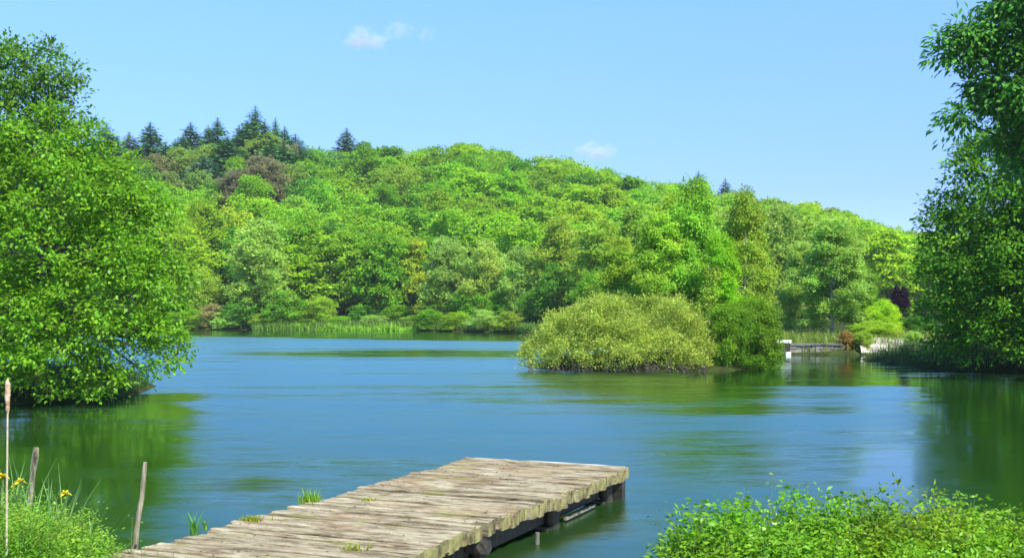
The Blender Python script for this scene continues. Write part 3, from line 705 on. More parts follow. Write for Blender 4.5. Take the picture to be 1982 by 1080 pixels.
left_front = [(-120, 330, 120, 1, 1.1), (-140, 520, 130, 0, 1.1), (-40, 300, 85), (70, 280, 72, 0, 1.1), (150, 300, 62, .3), (105, 245, 45, .3), (205, 345, 58, .2), (20, 380, 90, -.8), (120, 400, 80, -1),
    (220, 420, 70, -.5), (285, 400, 45, .4), (268, 470, 66, 0), (180, 500, 80, -1.2, 1, .8), (70, 500, 85, -1.4, 1, .8), (310, 520, 48, .2), (250, 560, 75, -.8, 1, .75), (325, 590, 42, 0), (300, 630, 50, -.4, 1, .8), (262, 700, 55, -.5, 1, .7), (130, 600, 80, -1.6, 1, .7),
    (20, 610, 85, -1.5, 1, .7), (230, 650, 74, -.8, 1, .65), (310, 660, 44, -.1, 1, .7), (345, 690, 24, -.2, 1.2, .7), (100, 690, 70, -1.6, 1, .6), (-20, 700, 70, -1.4, 1, .6), (200, 715, 60, -.8, 1, .6), (285, 722, 42, -.2, 1, .6),
    (60, 745, 48, -1.2, 1, .5), (170, 755, 30, -.8, 1, .5), (100, 400, 120, 2.4), (200, 520, 110, 2.2), (60, 600, 110, 2.2)]
big("alder_tree", left_front, 29.5, .125, 4700, 22, .15, (.15, .335, .014), "large bright green leafy tree overhanging the water at left", "tree",
    ((70, 790, 30.5), (80, 330, 30.0)), .22, seed=3, rough=.2, jag=.2, inner=.12, flat=.35, up=.6, boughs=9, ratio=.40, bflat=.55, core=.78, gap=.45, gk=2.4, keepin=.9)
left_back = [(20, 150, 62), (-50, 170, 80), (75, 165, 55), (115, 150, 32), (95, 105, 26), (40, 110, 36), (-10, 120, 45), (140, 190, 30), (120, 225, 45), (50, 240, 80, .5), (-40, 270, 100, .5), (150, 240, 25), (-100, 330, 120, .8), (40, 350, 90, .8), (-40, 480, 110, 1)]
big("broadleaf_tree", left_back, 36, .14, 2300, 20, .17, (.12, .27, .03), "darker looser tree rising behind the large bright left one", "tree",
    ((0, 760, 37), (30, 140, 37)), .22, seed=4, rough=.25, jag=.25, inner=.12, droop=-.1, boughs=8, ratio=.40, core=.6, gap=.6, gk=2.6, keepin=.93)

right_low = [(1930, 290, 52), (1985, 300, 60), (1890, 300, 34, .2), (1870, 350, 46), (1940, 370, 70, -.8), (1835, 400, 30, .2), (1850, 440, 52), (2010, 420, 90, -1), (1930, 470, 80, -1.2, 1, .75), (1825, 480, 34), (1810, 530, 34, .2), (1870, 540, 62, -.5, 1, .7),
    (1960, 570, 80, -1.3, 1, .7), (1830, 590, 48, -.2, 1, .7), (1900, 630, 62, -.6, 1, .6), (1845, 655, 40, 0, 1.2, .6), (1980, 660, 70, -1, 1, .6), (1880, 690, 38, -.5, 1, .45), (1810, 560, 24, 0), (2080, 520, 120, 0), (2090, 360, 120, 0), (2100, 650, 110, 0, 1, .7), (1980, 480, 130, 3), (2000, 620, 110, 3)]
big("broadleaf_tree", right_low, 44, .18, 3900, 22, .21, (.10, .285, .012), "large dark shaded tree reaching the water at right edge", "tree",
    ((1990, 712, 46.5), (1990, 330, 46.5)), .3, seed=6, rough=.18, jag=.18, inner=.10, flat=.5, up=.6, boughs=9, ratio=.42, bflat=.5, core=.7, gap=.5, gk=1.8, keepin=.9)
right_top = [(1870, 75, 34), (1845, 95, 24, .2), (1905, 55, 36), (1950, 45, 44), (1930, 95, 42), (1880, 115, 28), (1990, 90, 60), (1990, 10, 50), (1925, 160, 36, .3), (1900, 185, 28, .2), (1960, 190, 50), (1925, 215, 34), (1990, 250, 60, .6), (2060, 150, 110), (2080, 0, 110), (2090, 300, 110, .5), (2000, -70, 70),
    (1850, 70, 14), (1860, 225, 12), (1842, 222, 9), (1880, 225, 18), (1835, 110, 12), (1822, 70, 8)]
big("ash_tree", right_top, 36, .25, 3000, 16, .20, (.09, .28, .03), "tall dark tree with loose outer twigs at the top right", "tree",
    ((2110, 700, 37), (2080, 40, 37)), .2, seed=7, rough=.2, jag=.18, inner=.12, aspect=.42, droop=.25, boughs=7, ratio=.45, core=.75, nl=7, gap=.6, gk=2.6, keepin=.95)
for xx, yy_, hh, ra, i in ((24.6, 39.6, 15.5, 4.6, 0), (28.5, 36.0, 16, 5, 1), (22.6, 33.5, 9, 3.2, 2)):  # unseen trees added past the frame to shade the large right tree
    put('mid', 'broadleaf_tree', xx, yy_, gz(xx, yy_), hh, ra, 'deep', ['dark green tree beyond the right edge beside the shaded tree', 'second dark green tree beyond the right edge, nearer the sun',
        'smaller tree on the right bank beyond the picture edge'][i], 'tree', pid=i)
# screening wood at the right edge, rooted on the right bank
for i, (X, t, d, hw) in enumerate([(2110, 250, 84, 90), (2000, 330, 74, 60), (1905, 420, 76, 42), (1850, 490, 84, 38)]):
    put_px('mid', 'broadleaf_tree', X, t, hw, d, 'deep', ['dark green tree out past the right edge behind the shaded tree', 'dark green tree rising directly behind the large shaded tree',
            'dark green tree between the shaded tree and the meadow', 'dark green tree above the low bush at the right meadow'][i], 'tree', pid=i)

isl = [(1055, 675, 40, .6, 1.2, .85), (1045, 690, 34, .2, 1, .8), (1090, 655, 44, .4), (1120, 640, 42, .6), (1160, 630, 48, .4), (1207, 648, 44, 0), (1150, 680, 48, -.4, 1, .8), (1100, 690, 42, -.3, 1, .7), (1210, 690, 50, -.5, 1, .7), (1030, 705, 24, 0, 1, .6),
    (1253, 668, 40, .4), (1180, 606, 24, .4), (1140, 604, 20, .8), (1152, 590, 9), (1196, 590, 9), (1122, 606, 8), (1068, 640, 9), (1098, 620, 9), (1020, 668, 8), (1278, 600, 9), (1312, 596, 10), (1350, 618, 8), (1300, 622, 34, 1.0), (1340, 650, 36, 1.0), (1360, 680, 24, .8), (1280, 680, 48, -.2, 1, .8), (1330, 700, 36, 0, 1, .6), (1200, 660, 70, 2.5), (1100, 670, 60, 2.2), (1290, 660, 70, 2.5)]
big("willow_bush", isl, 44.7, .10, 7800, 16, .10, (.34, .44, .06), "golden olive willow bush filling the left half of the island", "shrub",
    ((1180, 720, 45.5), (1180, 640, 45.5)), .06, seed=8, rough=.2, jag=.22, inner=.08, droop=-.45, boughs=8, ratio=.40, bflat=1.0, bup=.1, core=.75, gap=.35, gk=4.5, mat=M_leaf_near, aspect=.42, nl=18)

# dead twigs and low stems at the foot of the bush
g = Geo()
for i in range(150):
    X = 1010 + 360 * rng.random(); d = 43.6 + rng.random() * 1.0; p = P(X, 722, d); p[2] = -.05
    t = p + np.array([rng.normal(0, .22), -.15 + rng.normal(0, .1), rng.uniform(.2, .6)])
    g.tube([p, (p + t) / 2 + rng.normal(0, .03, 3), t], [.018, .014, .005], 4, cap=False)
bo = g.build("dead_stems", M_bark); tag(bo, "brown dead stems standing in the water under the golden bush", "stems", kind="stuff")

# ------------------------------------------------------------------ grass, reeds
def blades(pos, h, w, lean, r, seg=3):
    """curved blades of grass; returns verts, quads"""
    n = len(pos); a = r.uniform(0, 2 * np.pi, n); side = np.stack([np.cos(a), np.sin(a), 0 * a], 1); fwd = np.stack([-np.sin(a), np.cos(a), 0 * a], 1)
    ln = lean * r.uniform(.2, 1.5, n); V = []
    for s in range(seg + 1):
        t = s / seg; wd = w * (1 - t ** 1.6) + .0006
        c = pos + fwd * (ln * h * t ** 2)[:, None] + np.array([0, 0, 1]) * (h * t * (1 - .25 * ln * t))[:, None]
        wd = np.broadcast_to(wd, (n,))[:, None]
        V += [c - side * wd / 2, c + side * wd / 2]
    V = np.stack(V, 1).reshape(-1, 3); k = 2 * (seg + 1); b = (np.arange(n) * k)[:, None]
    f = np.concatenate([b + np.array([2 * s, 2 * s + 1, 2 * s + 3, 2 * s + 2]) for s in range(seg)], 0)
    # keep blades contiguous
    return V, f
def grass_obj(name, pos, h, w, lean, color, r, parent=None, seg=3):
    V, f = blades(pos, h, w, lean, r, seg)
    return link(name, mesh_np(name, V, f, 4, M_grass), parent, color)

r = np.random.default_rng(21)
# far reed bed
n = 9000; X = r.uniform(560, 812, n); d = r.uniform(128, 139, n)
yy = np.interp(X, [560, 812], [137.3, 131.6]) - r.random(n) ** 1.5 * 3.0 + 1.2
pos = np.stack([(X - CX) / F * yy, yy, np.full(n, -.05)], 1)
o = grass_obj("reeds", pos, r.uniform(.35, 1.15, n) * (.8 + .3 * np.sin(X * .09) * np.sin(X * .023)), .09, .8, (.27, .50, .03), r); tag(o, "bright green reed bed along the far bank", "reeds", kind="stuff")
# meadow by the dam
n = 9000; x = r.uniform(13, 27, n); y = r.uniform(61, 80, n); z = ground(x, y); k = z > .1
pos = np.stack([x, y, z], 1)[k]
o = grass_obj("meadow_grass", pos, r.uniform(.25, .7, k.sum()), .05, .4, (.19, .27, .03), r); tag(o, "pale green meadow grass behind the stone dam", "grass", kind="stuff")
# far bank fringe
n = 6000; t = r.random(n) * .82 + .18; px = np.interp(t, [0, .5, .8, 1], [-42, -12, 0, 4]); py = np.interp(t, [0, .5, .8, 1], [139.4, 131.8, 120, 106]) + r.uniform(-.4, 1.5, n)
pos = np.stack([px, py, np.maximum(ground(px, py), 0)], 1)
o = grass_obj("bank_grass", pos, r.uniform(.5, 1.2, n), .08, .4, (.14, .26, .03), r); tag(o, "rough grass fringe along the far bank", "grass", kind="stuff")

# left promontory undergrowth and right bank undergrowth
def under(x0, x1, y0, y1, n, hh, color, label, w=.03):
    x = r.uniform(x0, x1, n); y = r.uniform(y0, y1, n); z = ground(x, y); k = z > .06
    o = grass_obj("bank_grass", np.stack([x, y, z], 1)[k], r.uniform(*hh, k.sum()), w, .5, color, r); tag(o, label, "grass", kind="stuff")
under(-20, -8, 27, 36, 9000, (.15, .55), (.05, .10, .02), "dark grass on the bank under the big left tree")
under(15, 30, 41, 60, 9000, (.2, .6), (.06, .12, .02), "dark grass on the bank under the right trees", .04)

# ------------------------------------------------------------------ stone dam, pale path, white block
t = empty("stone_dam", (14.5, 61.6, 0), "low grey stone dam wall between the island and the orange shrub", "dam")
g = Geo(); rr = np.random.default_rng(3)
x = -6.5
while x < 3.2:
    w = rr.uniform(.45, .9)
    for k, z0 in enumerate((-.4, .10, .30)):
        g.box(x + .01 + .1 * k, x + w - .015 + .1 * k, -.35 + rr.normal(0, .02), .35, z0 + .002, z0 + (.49 if k == 0 else .19), .012)
    x += w
g.build("wall", M_stone, t)
g = Geo(); x = -6.6
while x < 3.2:
    w = rr.uniform(.9, 1.3); g.box(x, x + w - .02, -.42, .42, .502, .60 + rr.normal(0, .008), .006); x += w
g.build("coping", M_stone, t)

t = empty("sluice_block", P(1514, 600, 61.0) * (1, 1, 0), "small white block with pale post at the left end of the dam", "sluice")
g = Geo(); g.box(-.35, .42, -.25, .25, .62, .78, .012); g.build("cap", M_white, t)
g = Geo(); g.box(.06, .32, -.62, -.38, -.4, .17, .012); g.build("post", M_white, t)
g = Geo(); g.box(-.5, .38, -.2, .2, -.4, .616, .004); g.build("pier", M_dark, t)

# pale landing of stone and gravel at the right of the dam
xs = np.linspace(18.6, 23.5, 40); ysl = np.linspace(60.6, 66, 24); Yg, Xg = np.meshgrid(ysl, xs, indexing='ij')
top = .50 + .05 * wob(Xg * 2, Yg * 2) + .25 * ssm((Yg - 60.8) / 3); top[0] = .12
v = np.stack([Xg, Yg + .12 * np.sin(Xg * 5), top], -1).reshape(-1, 3)
i, j = np.meshgrid(np.arange(23), np.arange(39), indexing='ij'); a = (i * 40 + j).ravel()
me = mesh_np("gravel_path", v, np.stack([a, a + 1, a + 41, a + 40], -1), 4, M_path)
tag(link("gravel_path", me), kind="structure")
for i, (xx, yy_, w, h) in enumerate([(19.9, 60.25, .5, .22), (20.7, 60.2, .85, .16), (21.9, 60.35, .6, .24)]):
    g = Geo(); g.box(-w / 2, w / 2, -.22, .22, -.2, h, .03, 4); o = g.build("stone_slab", M_stone)
    o.location = (xx, yy_, 0); tag(o, ["small grey stone at the water under the pale path, leftmost", "flat pale stone slab at the water under the pale path", "grey stone at the water under the pale path, rightmost"][i], "stone", "stones at the foot of the pale path")

# ------------------------------------------------------------------ jetty
FL = np.array([-.605, 15.48]); U = np.array([2.09, -.91]); W = np.linalg.norm(U); U /= W
ang = math.atan2(U[1], U[0]); LEN = 9.0; DZ = .38
jet = empty("wooden_jetty", (FL[0], FL[1], 0), "weathered grey brown wooden jetty reaching out from the near bank", "jetty", rz=ang)
g = Geo(); r = np.random.default_rng(77); y = 0.0; i = 0
# local: x across 0..W, -y toward the near bank
edge0 = 0.0; edge1 = 0.0
while y < LEN:
    w = r.uniform(.075, .115); th = r.uniform(.115, .14); dz = r.normal(0, .006)
    if i % 5 == 0: edge0, edge1 = r.normal(0, .03), r.normal(0, .022)
    bow = .05 * math.sin(y * .9 + 1.0)
    e0 = edge0 + r.normal(0, .018); e1 = edge1 + r.normal(0, .008) + bow
    if 4.02 < y < 4.22: e1 -= .14
    if i < 4: e0 *= .3; e1 *= .3
    seg = 14; xs = np.linspace(e0, W + e1, seg + 1); sk = r.normal(0, .006)
    ya = -(y + .003 + sk * .3) + r.normal(0, .0015, seg + 1); yb = -(y + w - .003 + sk * .3) + r.normal(0, .0015, seg + 1)
    zt = DZ + dz + np.cumsum(r.normal(0, .0022, seg + 1)); ch = .007
    cross = 6; V = []
    for q in range(seg + 1):
        V += [(xs[q], ya[q], zt[q] - th), (xs[q], yb[q], zt[q] - th), (xs[q], yb[q], zt[q] - ch), (xs[q], yb[q] + ch, zt[q] + r.normal(0, .0015)), (xs[q], ya[q] - ch, zt[q] + r.normal(0, .0015)), (xs[q], ya[q], zt[q] - ch)]
    Fq = []
    for q in range(seg):
        a_, b_ = q * 6, q * 6 + 6
        for k in range(6): k2 = (k + 1) % 6; Fq.append((a_ + k, a_ + k2, b_ + k2, b_ + k))
    e = seg * 6
    Fq += [(0, 5, 2, 1), (5, 4, 3, 2), (e + 1, e + 2, e + 5, e), (e + 2, e + 3, e + 4, e + 5)]
    g.add(V, Fq); y += w; i += 1
g.build("deck", M_wood, jet)
g = Geo(); seg = 12; xs = np.linspace(.0, W + .01, seg + 1)
g.box(-.01, W - .05, .010, .05, DZ - .12, DZ + .012, .003, 12); g.build("end_board", M_endboard, jet)
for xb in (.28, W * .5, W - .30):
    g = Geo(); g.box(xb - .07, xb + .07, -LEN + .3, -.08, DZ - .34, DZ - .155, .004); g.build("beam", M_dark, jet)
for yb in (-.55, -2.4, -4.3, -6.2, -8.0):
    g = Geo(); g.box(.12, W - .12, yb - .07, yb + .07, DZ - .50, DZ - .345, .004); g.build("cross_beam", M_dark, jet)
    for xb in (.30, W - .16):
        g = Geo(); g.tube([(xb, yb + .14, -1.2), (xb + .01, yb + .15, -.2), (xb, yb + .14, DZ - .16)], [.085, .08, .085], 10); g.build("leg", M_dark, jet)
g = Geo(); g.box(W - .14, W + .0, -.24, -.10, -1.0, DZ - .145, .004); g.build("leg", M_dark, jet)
g = Geo(); g.box(W - .16, W - .12, -1.9, -.9, .02, .05, .002); g.build("brace", M_post, jet)
for yb, zz in ((-3.15, .0), (-4.75, 0.02)):      # thin grey stakes standing beside the jetty
    g = Geo(); g.tube([(W + .03, yb, -.9), (W + .035, yb, .12 + zz)], .022, 7); o = g.build("mooring_stake", M_post, jet)
g = Geo(); g.box(W - .20, W - .02, -4.32, -4.12, DZ - .27, DZ - .145, .02, 3); g.build("bracket", M_dark, jet)

def jl(u, v, z=DZ):      # jetty local -> world
    V_ = np.array([-U[1], U[0]]); p = FL + U * u - V_ * v
    return np.array([p[0], p[1], z])
# small tufts growing on the jetty
def jetty_at(X, Y): 
    d = (CAMZ - DZ) * F / (Y - HOR); return np.array([(X - CX) / F * d, d, DZ])
TF = [(603, 972, .13, 46, (.22, .36, .02), 'green grass tuft standing on the left edge of the jetty'),
      (485, 1006, .05, 60, (.32, .36, .02), 'low yellow green moss tuft on the left edge of the jetty'),
      (375, 1032, .20, 14, (.16, .34, .03), 'tall thin grass tuft at the left edge of the jetty'),
      (396, 1022, .10, 8, (.16, .34, .03), 'smallest thin grass sprig beside the tall tuft'),
      (684, 1062, .06, 36, (.34, .38, .05), 'pale yellow tuft in the middle of the jetty'),
      (712, 966, .03, 40, (.28, .30, .03), 'flat moss patch near the grass tuft on the jetty')]
for X, Y, h, n, c, lab in TF:
    p = jetty_at(X, Y); rr = np.random.default_rng(int(X)); s = .05 if n > 20 else .02
    pos = np.stack([rr.normal(0, s, n * 2), rr.normal(0, s * .7, n * 2), np.full(n * 2, -.01)], 1)
    o = grass_obj("grass_tuft", pos, rr.uniform(.5, 1.1, n * 2) * h * 1.25, .012, .5, c, rr); o.location = tuple(p)
    tag(o, lab, "grass tuft", "tufts growing on the jetty")
# dead leaves and twigs scattered on the boards
rr = np.random.default_rng(5); n = 260; u = rr.uniform(.05, W - .05, n); v_ = rr.uniform(.1, 7.5, n)
pp = np.array([jl(a, b, DZ + .008) for a, b in zip(u, v_)]); 
me = leaves_mesh("leaf_litter", pp, np.tile([0, 0, 1.], (n, 1)) + rr.normal(0, .25, (n, 3)), rr.normal(size=(n, 3)) * (1, 1, .15), rr.uniform(.015, .04, n), .018, M_leaf_near)
o = link("leaf_litter", me, None, (.10, .065, .03)); tag(o, "brown dry leaf litter scattered over the jetty boards", "leaf litter", kind="stuff")

# ------------------------------------------------------------------ near left bank
r = np.random.default_rng(31)
n = 26000; x = r.uniform(-7.5, 3.5, n); y = r.uniform(5.0, 10.2, n); z = ground(x, y)
V_ = np.array([-U[1], U[0]]); lu = (x - FL[0]) * U[0] + (y - FL[1]) * U[1]
k = (z > .05) & ((lu < -.12) | (lu > W + .12)); x, y, z = x[k], y[k], z[k]
o = grass_obj("grass", np.stack([x, y, z - .02], 1), r.uniform(.10, .30, len(x)), .010, .5, (.15, .29, .02), r); tag(o, "short green grass on the near bank", "grass", kind="stuff")

def herb(name, X, Y, d, hgt, rad, nst, leaf, color, label, cat, seed, group=None, aspect=.4, per=26, spreadout=.35, tuft=1.0, soft=0):
    """leafy stems rising from one root; top of the plant stands at Y"""
    r = np.random.default_rng(seed); tp = P(X, Y, d); zb = gz(tp[0], d); H = tp[2] - zb
    o = empty(name, (tp[0], d, zb), label, cat, group)
    g = Geo(); PP, DD, NN, LL = [], [], [], []
    for i in range(nst):
        a = r.uniform(0, 6.28); q = math.sqrt(r.random()); R0 = rad * .75 * q; top = np.array([math.cos(a) * rad * q, math.sin(a) * rad * q, H * (1.06 if i == 0 and nst < 8 else r.uniform(.66, 1.04)) * (1 - .30 * q * q)])
        base = np.array([math.cos(a) * R0 * .8, math.sin(a) * R0 * .8, -.03]); base[2] = gz(tp[0] + base[0], d + base[1]) - zb - .03
        t = np.linspace(0, 1, 6)[:, None]; bend = np.array([r.normal(0, .05), r.normal(0, .05), 0]) * H
        pts = base + (top - base) * t + bend * np.sin(t * np.pi) + np.array([math.cos(a), math.sin(a), -.25]) * .07 * t ** 3
        g.tube(pts, .0055 * (1 - .7 * t[:, 0]), 4, cap=False)
        s = r.uniform(.25, 1.0, per) ** .8; s[0] = 1
        idx = s * 5; i0 = np.clip(idx.astype(int), 0, 4); fr = (idx - i0)[:, None]; c = pts[i0] * (1 - fr) + pts[i0 + 1] * fr
        b = r.uniform(0, 6.28, per); dv = np.stack([np.cos(b), np.sin(b), r.uniform(-.3, .8, per)], 1); dv = nz(dv)
        tw = r.uniform(0, .10, per)[:, None] * tuft
        PP.append(c + dv * tw); DD.append(dv + r.normal(0, .25, (per, 3)) + (0, 0, -.15)); NN.append(np.tile([0, 0, 1.], (per, 1)) * .6 + dv * .35 + r.normal(0, .55, (per, 3))); LL.append(leaf * r.uniform(.6, 1.2, per) * (1 - .35 * s))
    pp, dd, nn, ll = np.vstack(PP), np.vstack(DD), np.vstack(NN), np.concatenate(LL)
    link("leaves", leaves_mesh(name + "_leaves", pp, nn, dd, ll, ll * aspect, M_leaf_near), o, color)
    g.build("stems", M_stem, o)
    return o

HB = [(-20, 955, 8.6, .34, 80, 'left edge of the picture under the cattail'), (45, 948, 9.0, .32, 80, 'bank between cattail and thicker stake'), (105, 965, 8.8, .32, 80, 'left bank among the iris blades'),
      (20, 995, 8.2, .34, 70, 'left bank at the front corner'), (90, 1000, 8.3, .34, 70, 'left bank in front of the iris'), (150, 1020, 8.6, .24, 55, 'right end of the left bank')]
for i, (X, Y, d, rad, ns, w) in enumerate(HB):
    herb("meadow_herb", X, Y - 12, d, 0, rad, ns, .050, (.17, .37, .02) if i % 2 else (.22, .41, .03), "feathery bright green herb clump at the " + w, "plant", 50 + i, "herb clumps on the near left bank", aspect=.35, per=120, tuft=1.0)

def iris(X, topY, d, nb, label, seed, flowers=(), h=None):
    r = np.random.default_rng(seed); tp = P(X, topY, d); zb = gz(tp[0], d); H = tp[2] - zb
    o = empty("yellow_iris", (tp[0], d, zb), label, "plant", "irises on the near left bank")
    pos = np.stack([r.normal(0, .07, nb), r.normal(0, .07, nb), np.full(nb, -.02)], 1)
    grass_obj("leaves", pos, r.uniform(.55, 1.02, nb) * H, .045, .24, (.24, .43, .11), r, o, seg=6)
    for (fx, fy) in flowers:
        q = P(fx, fy, d) - np.array([tp[0], d, zb]); g = Geo(); g.tube([(q[0] * .3, 0, 0), (q[0] * .7, .0, q[2] * .6), (q[0], 0, q[2])], [.006, .005, .004], 5, cap=False); g.build("flower_stem", M_stem, o)
        pp, dd, nn, L = [], [], [], []
        for kx in range(9):
            a = kx * .7 + r.normal(0, .2); up = -.35 if kx % 3 == 0 else (.9 if kx % 3 == 1 else .25)
            pp.append(q); dd.append((math.cos(a), math.sin(a), up)); nn.append((0.2 * math.cos(a), .2 * math.sin(a), 1)); L.append(.055 if up < 0 else .042)
        L = np.array(L); link("flower", leaves_mesh("iris_flower", np.array(pp, float), np.array(nn, float), np.array(dd, float), L, L * .75, M_petal), o)
    return o
iris(6, 850, 8.9, 26, "tall yellow iris at the left edge behind the cattail stalk", 61, ((6, 922), (40, 932), (-6, 916)))
iris(104, 880, 9.1, 34, "upright iris clump with one low yellow flower right of the thicker stake", 62, ((127, 955), ))
iris(150, 950, 9.1, 22, "small arching iris at the right end of the left bank", 63)
iris(62, 910, 9.2, 20, "short iris clump in front of the thicker leaning stake", 64, ((33, 938),))

r = np.random.default_rng(97)
for X, Y, d, n, lab in ((88, 900, 9.3, 46, 'tall pale grass tuft behind the iris clump at left'), (24, 880, 9.4, 40, 'tall arching grass tuft right beside the cattail stalk'), (142, 935, 9.2, 40, 'feathery grass tuft leaning over the water at the end of the left bank')):
    tp = P(X, Y, d); zb = gz(tp[0], d); pos = np.stack([r.normal(0, .09, n), r.normal(0, .06, n), np.full(n, -.02)], 1)
    o = grass_obj("tall_grass", pos, r.uniform(.5, 1.1, n) * (tp[2] - zb), .012, .55, (.27, .44, .12), r, seg=6); o.location = (tp[0], d, zb); tag(o, lab, "grass tuft", "tall grass tufts on the left bank")
for X, Y, lab in ((1330, 972, 'leafy shoot standing up at the left of the thicket'), (1420, 950, 'leafy shoot just left of the tall pale sprout'), (1560, 952, 'leafy shoot right of the tall pale sprout'), (1640, 948, 'leafy shoot above the middle of the thicket'), (1790, 960, 'leafy shoot left of the dark reflection'), (1930, 985, 'leafy shoot near the right end of the thicket')):
    herb("leafy_sprout", X, Y, 7.2, 0, .09, 6, .062, (.14, .30, .03), lab, "plant", X, per=26, aspect=.42, tuft=.6)

# cattail with pale stalk and fluffy head
p = P(12, 955, 8.0); zb = gz(p[0], 8.0); top = P(15, 732, 8.0); b = np.array([p[0], 8.0, zb])
t = empty("cattail", b, "pale cattail stalk with worn brown head at the left edge", "plant")
g = Geo(); q = top - b; g.tube([(0, 0, -.05), (q[0] * .4, 0, q[2] * .5), (q[0], 0, q[2] * .93)], [.0075, .007, .006], 7); g.build("stalk", M_dry, t)
hp = P(15, 790, 8.0) - b
g = Geo(); zz = np.linspace(hp[2] - .04, q[2], 12); prof = np.array([.004, .012, .014, .013, .016, .018, .019, .019, .017, .019, .013, .003])
g.tube(np.stack([np.full(12, q[0]) + rng.normal(0, .0015, 12), np.zeros(12), zz], 1), prof, 10); g.build("seed_head", M_cat, t)

# leaning stakes
def stake(X0, Y0, X1, Y1, d, r0, label, base_z=None):
    a = P(X0, Y0, d); b = P(X1, Y1, d); dv = (b - a); k = (b[2] + .2) / dv[2]; a2 = b - dv * k
    o = empty("wooden_stake", (a2[0], a2[1], a2[2]), label, "stake", "leaning stakes on the near bank")
    m_ = 22; rr_ = np.random.default_rng(int(X0)); tt_ = np.linspace(0, 1, m_)[:, None]
    pts = (b - a2) * tt_ + np.cumsum(rr_.normal(0, .0022, (m_, 3)), 0) * (1, 1, .2); rad_ = r0 * (1 + rr_.normal(0, .07, m_) - .12 * tt_[:, 0]); rad_[-1] *= .8; g = Geo(); g.tube(pts, rad_, 9); g.build("shaft", M_stake, o)
stake(265, 1040, 281, 894, 9.7, .024, "thin tall leaning stake between the left bank and the jetty")
stake(62, 940, 71, 866, 9.6, .029, "thicker leaning stake standing among the iris on the left bank")
# plants at the root of the jetty
herb("dry_weed", 290, 1022, 9.2, 0, .20, 26, .030, (.33, .30, .09), "dry brownish weed at the foot of the thin stake", "plant", 71, aspect=.22, per=18)
herb("leafy_weed", 252, 1010, 9.5, 0, .07, 5, .06, (.17, .32, .05), "small pale green weed just left of the thin stake", "plant", 72, per=9)
herb("leafy_weed", 172, 1030, 9.1, 0, .14, 14, .04, (.2, .33, .06), "wispy green weed between the left bank herbs and the jetty", "plant", 73, aspect=.2, per=14)
r = np.random.default_rng(41)
for X, Y, d, c, lab in ((215, 1045, 9.1, (.30, .32, .10), 'straw coloured grass clump in front of the wispy weed'), (330, 1052, 8.8, (.30, .27, .10), 'dry grass clump over the near left corner of the jetty')):
    n = 70; tp = P(X, Y, d); zb = gz(tp[0], d); zb = max(zb, .3)
    pos = np.stack([r.normal(0, .09, n), r.normal(0, .06, n), np.full(n, 0.)], 1)
    o = grass_obj("dry_grass", pos, r.uniform(.4, 1.1, n) * max(.15, tp[2] - zb), .006, .8, c, r, seg=5); o.location = (tp[0], d, zb); tag(o, lab, "grass")

# ------------------------------------------------------------------ thicket in front at bottom right
TH = [(1322, 1000, 7.6, .22, 30, .05, (0.145, 0.308, 0.030), 'thin dark leaved shrub at the left end of the near right thicket'),
      (1372, 985, 7.4, .36, 66, .06, (0.203, 0.420, 0.020), 'leafy green shrub second from the left in the near right thicket'),
      (1450, 962, 7.2, .46, 78, .062, (0.189, 0.420, 0.015), 'full green shrub under the tall pale sprout in the thicket'),
      (1560, 972, 7.3, .46, 78, .062, (0.217, 0.462, 0.020), 'bright green shrub right of the tall pale sprout'),
      (1650, 965, 7.2, .40, 70, .06, (0.189, 0.392, 0.020), 'green shrub in the middle of the near right thicket'),
      (1735, 952, 7.1, .44, 78, .058, (0.275, 0.406, 0.020), 'olive tinted shrub with a raised twig in the near right thicket'),
      (1830, 975, 7.2, .40, 70, .06, (0.217, 0.434, 0.020), 'green shrub in front of the dark reflection'),
      (1905, 995, 7.0, .40, 66, .058, (0.232, 0.462, 0.020), 'bright shrub near the right corner of the thicket'),
      (1985, 1005, 7.0, .38, 60, .058, (0.203, 0.420, 0.020), 'green shrub cut by the right edge of the picture'),
      (1432, 1035, 6.7, .40, 66, .055, (0.232, 0.476, 0.020), 'low bright shrub at the front left of the thicket'),
      (1530, 1030, 6.6, .42, 66, .055, (0.203, 0.434, 0.020), 'low green shrub at the front of the thicket below the sprout'),
      (1660, 1032, 6.6, .42, 66, .055, (0.246, 0.462, 0.020), 'low yellow green shrub at the front middle of the thicket'),
      (1790, 1038, 6.6, .42, 66, .055, (0.232, 0.448, 0.020), 'low shrub at the front right of the thicket'),
      (1920, 1050, 6.5, .42, 60, .055, (0.246, 0.476, 0.020), 'low shrub at the bottom right corner of the picture')]
for i, (X, Y, d, rad, ns, lf, c, lab) in enumerate(TH):
    herb("leafy_shrub", X + 12, Y - 22, d, 0, rad * 1.05, int(ns * 1.1), lf * 1.2, tuple(a * .82 for a in c), lab, "shrub", 80 + i, "shrubs of the near right thicket", aspect=.42, per=120)
herb("leafy_sprout", 1478, 922, 7.0, 0, .03, 3, .07, (.42, .56, .16), "tall pale sprout rising above the near right thicket", "plant", 120, per=34, aspect=.4, tuft=.35)
herb("leafy_sprout", 1725, 945, 7.15, 0, .05, 4, .045, (.12, .24, .04), "dark twiggy sprout above the olive tinted shrub", "plant", 121, per=22, aspect=.4, tuft=.6)
herb("leafy_sprout", 1855, 962, 7.2, 0, .06, 4, .045, (.15, .28, .04), "small sprout above the shrub before the dark reflection", "plant", 122, per=22, aspect=.4, tuft=.6)
herb("leafy_sprout", 1275, 985, 7.5, 0, .10, 7, .035, (.08, .17, .04), "wispy dark sprout at the far left of the thicket", "plant", 123, per=20, aspect=.4, tuft=.9)

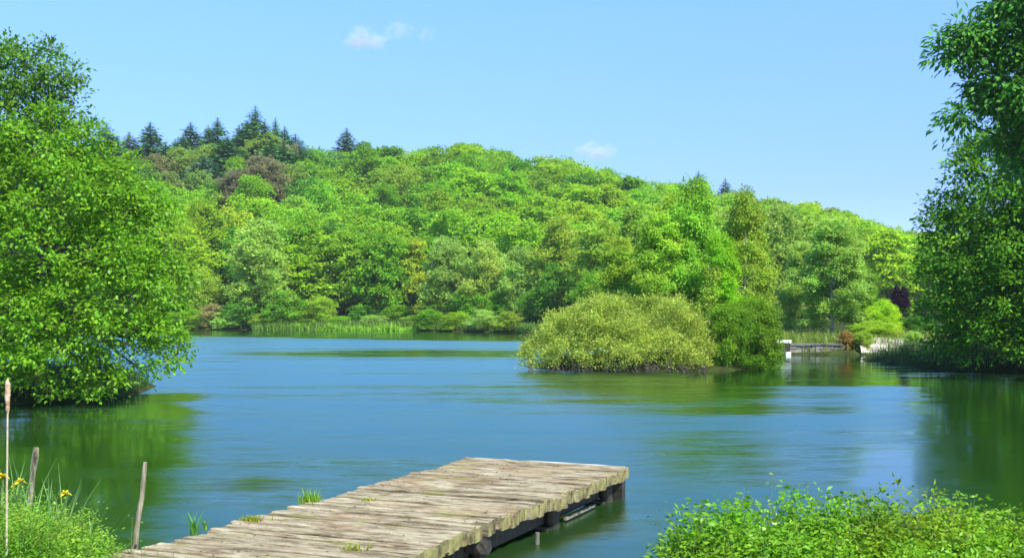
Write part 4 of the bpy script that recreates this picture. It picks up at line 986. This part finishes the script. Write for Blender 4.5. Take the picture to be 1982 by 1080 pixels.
# ------------------------------------------------------------------ clouds
def cloud(X, Y, rx, rz, d, dens, label, seed):
    me = bpy.data.meshes.new("cloud"); import bmesh
    bm = bmesh.new(); bmesh.ops.create_icosphere(bm, subdivisions=3, radius=1.0); bm.to_mesh(me); bm.free()
    o = link("cloud", me); p = P(X, Y, d); o.location = tuple(p); o.scale = (rx / F * d, rx / F * d * .6, rz / F * d); tag(o, label, "cloud", "small white clouds")
    m = bpy.data.materials.new("cloud_vapour"); m.use_nodes = True; n, l = m.node_tree.nodes, m.node_tree.links
    n.remove(n["Principled BSDF"]); v = n.new("ShaderNodeVolumePrincipled"); l.new(v.outputs[0], n["Material Output"].inputs["Volume"])
    v.inputs["Color"].default_value = (1, 1, 1, 1); v.inputs["Anisotropy"].default_value = -.4
    tc = n.new("ShaderNodeTexCoord"); ln = n.new("ShaderNodeVectorMath"); ln.operation = 'LENGTH'; l.new(tc.outputs["Object"], ln.inputs[0])
    mp = n.new("ShaderNodeMapping"); mp.inputs["Location"].default_value = (seed * 3.1, seed * 1.7, 0); mp.inputs["Scale"].default_value = (1.6, 1.2, .9); l.new(tc.outputs["Object"], mp.inputs[0])
    t = n.new("ShaderNodeTexNoise"); t.inputs["Scale"].default_value = 1.3; t.inputs["Detail"].default_value = 5; l.new(mp.outputs[0], t.inputs["Vector"])
    # density = (noise*1.5 - .35 - r^2*.6) clamped
    a = n.new("ShaderNodeMath"); a.operation = 'MULTIPLY_ADD'; a.inputs[1].default_value = 1.9; a.inputs[2].default_value = -.50; l.new(t.outputs[0], a.inputs[0])
    b = n.new("ShaderNodeMath"); b.operation = 'POWER'; b.inputs[1].default_value = 1.6; l.new(ln.outputs["Value"], b.inputs[0])
    c = n.new("ShaderNodeMath"); c.operation = 'MULTIPLY_ADD'; c.inputs[1].default_value = -.75; l.new(b.outputs[0], c.inputs[0]); l.new(a.outputs[0], c.inputs[2])
    e = n.new("ShaderNodeMath"); e.operation = 'MAXIMUM'; e.inputs[1].default_value = 0; l.new(c.outputs[0], e.inputs[0])
    f = n.new("ShaderNodeMath"); f.operation = 'MULTIPLY'; f.inputs[1].default_value = dens; l.new(e.outputs[0], f.inputs[0]); l.new(f.outputs[0], v.inputs["Density"])
    me.materials.append(m); return o
cloud(705, 75, 62, 30, 2600, .05, "brightest small white cloud in the upper sky", 1)
cloud(770, 60, 44, 24, 2650, .022, "faint wisp just right of the brightest cloud", 2)
cloud(826, 66, 26, 20, 2700, .018, "faintest wisp, rightmost of the upper sky clouds", 3)
cloud(1155, 293, 52, 22, 2600, .055, "small low white cloud above the right slope of the hill", 4)

# ------------------------------------------------------------------ thin summer air over the valley
hm = bpy.data.meshes.new("haze"); import bmesh
bm = bmesh.new(); bmesh.ops.create_cube(bm, size=1.0); bmesh.ops.recalc_face_normals(bm, faces=bm.faces); bm.to_mesh(hm); bm.free()
m = bpy.data.materials.new("thin_air"); m.use_nodes = True; n, l = m.node_tree.nodes, m.node_tree.links; n.remove(n["Principled BSDF"])
v = n.new("ShaderNodeVolumePrincipled"); v.inputs["Color"].default_value = (.86, .93, 1, 1); v.inputs["Density"].default_value = .00017; l.new(v.outputs[0], n["Material Output"].inputs["Volume"])
hm.materials.append(m); o = link("haze", hm); o.location = (0, 445, 33.5); o.scale = (2200, 1050, 73); tag(o, kind="stuff")
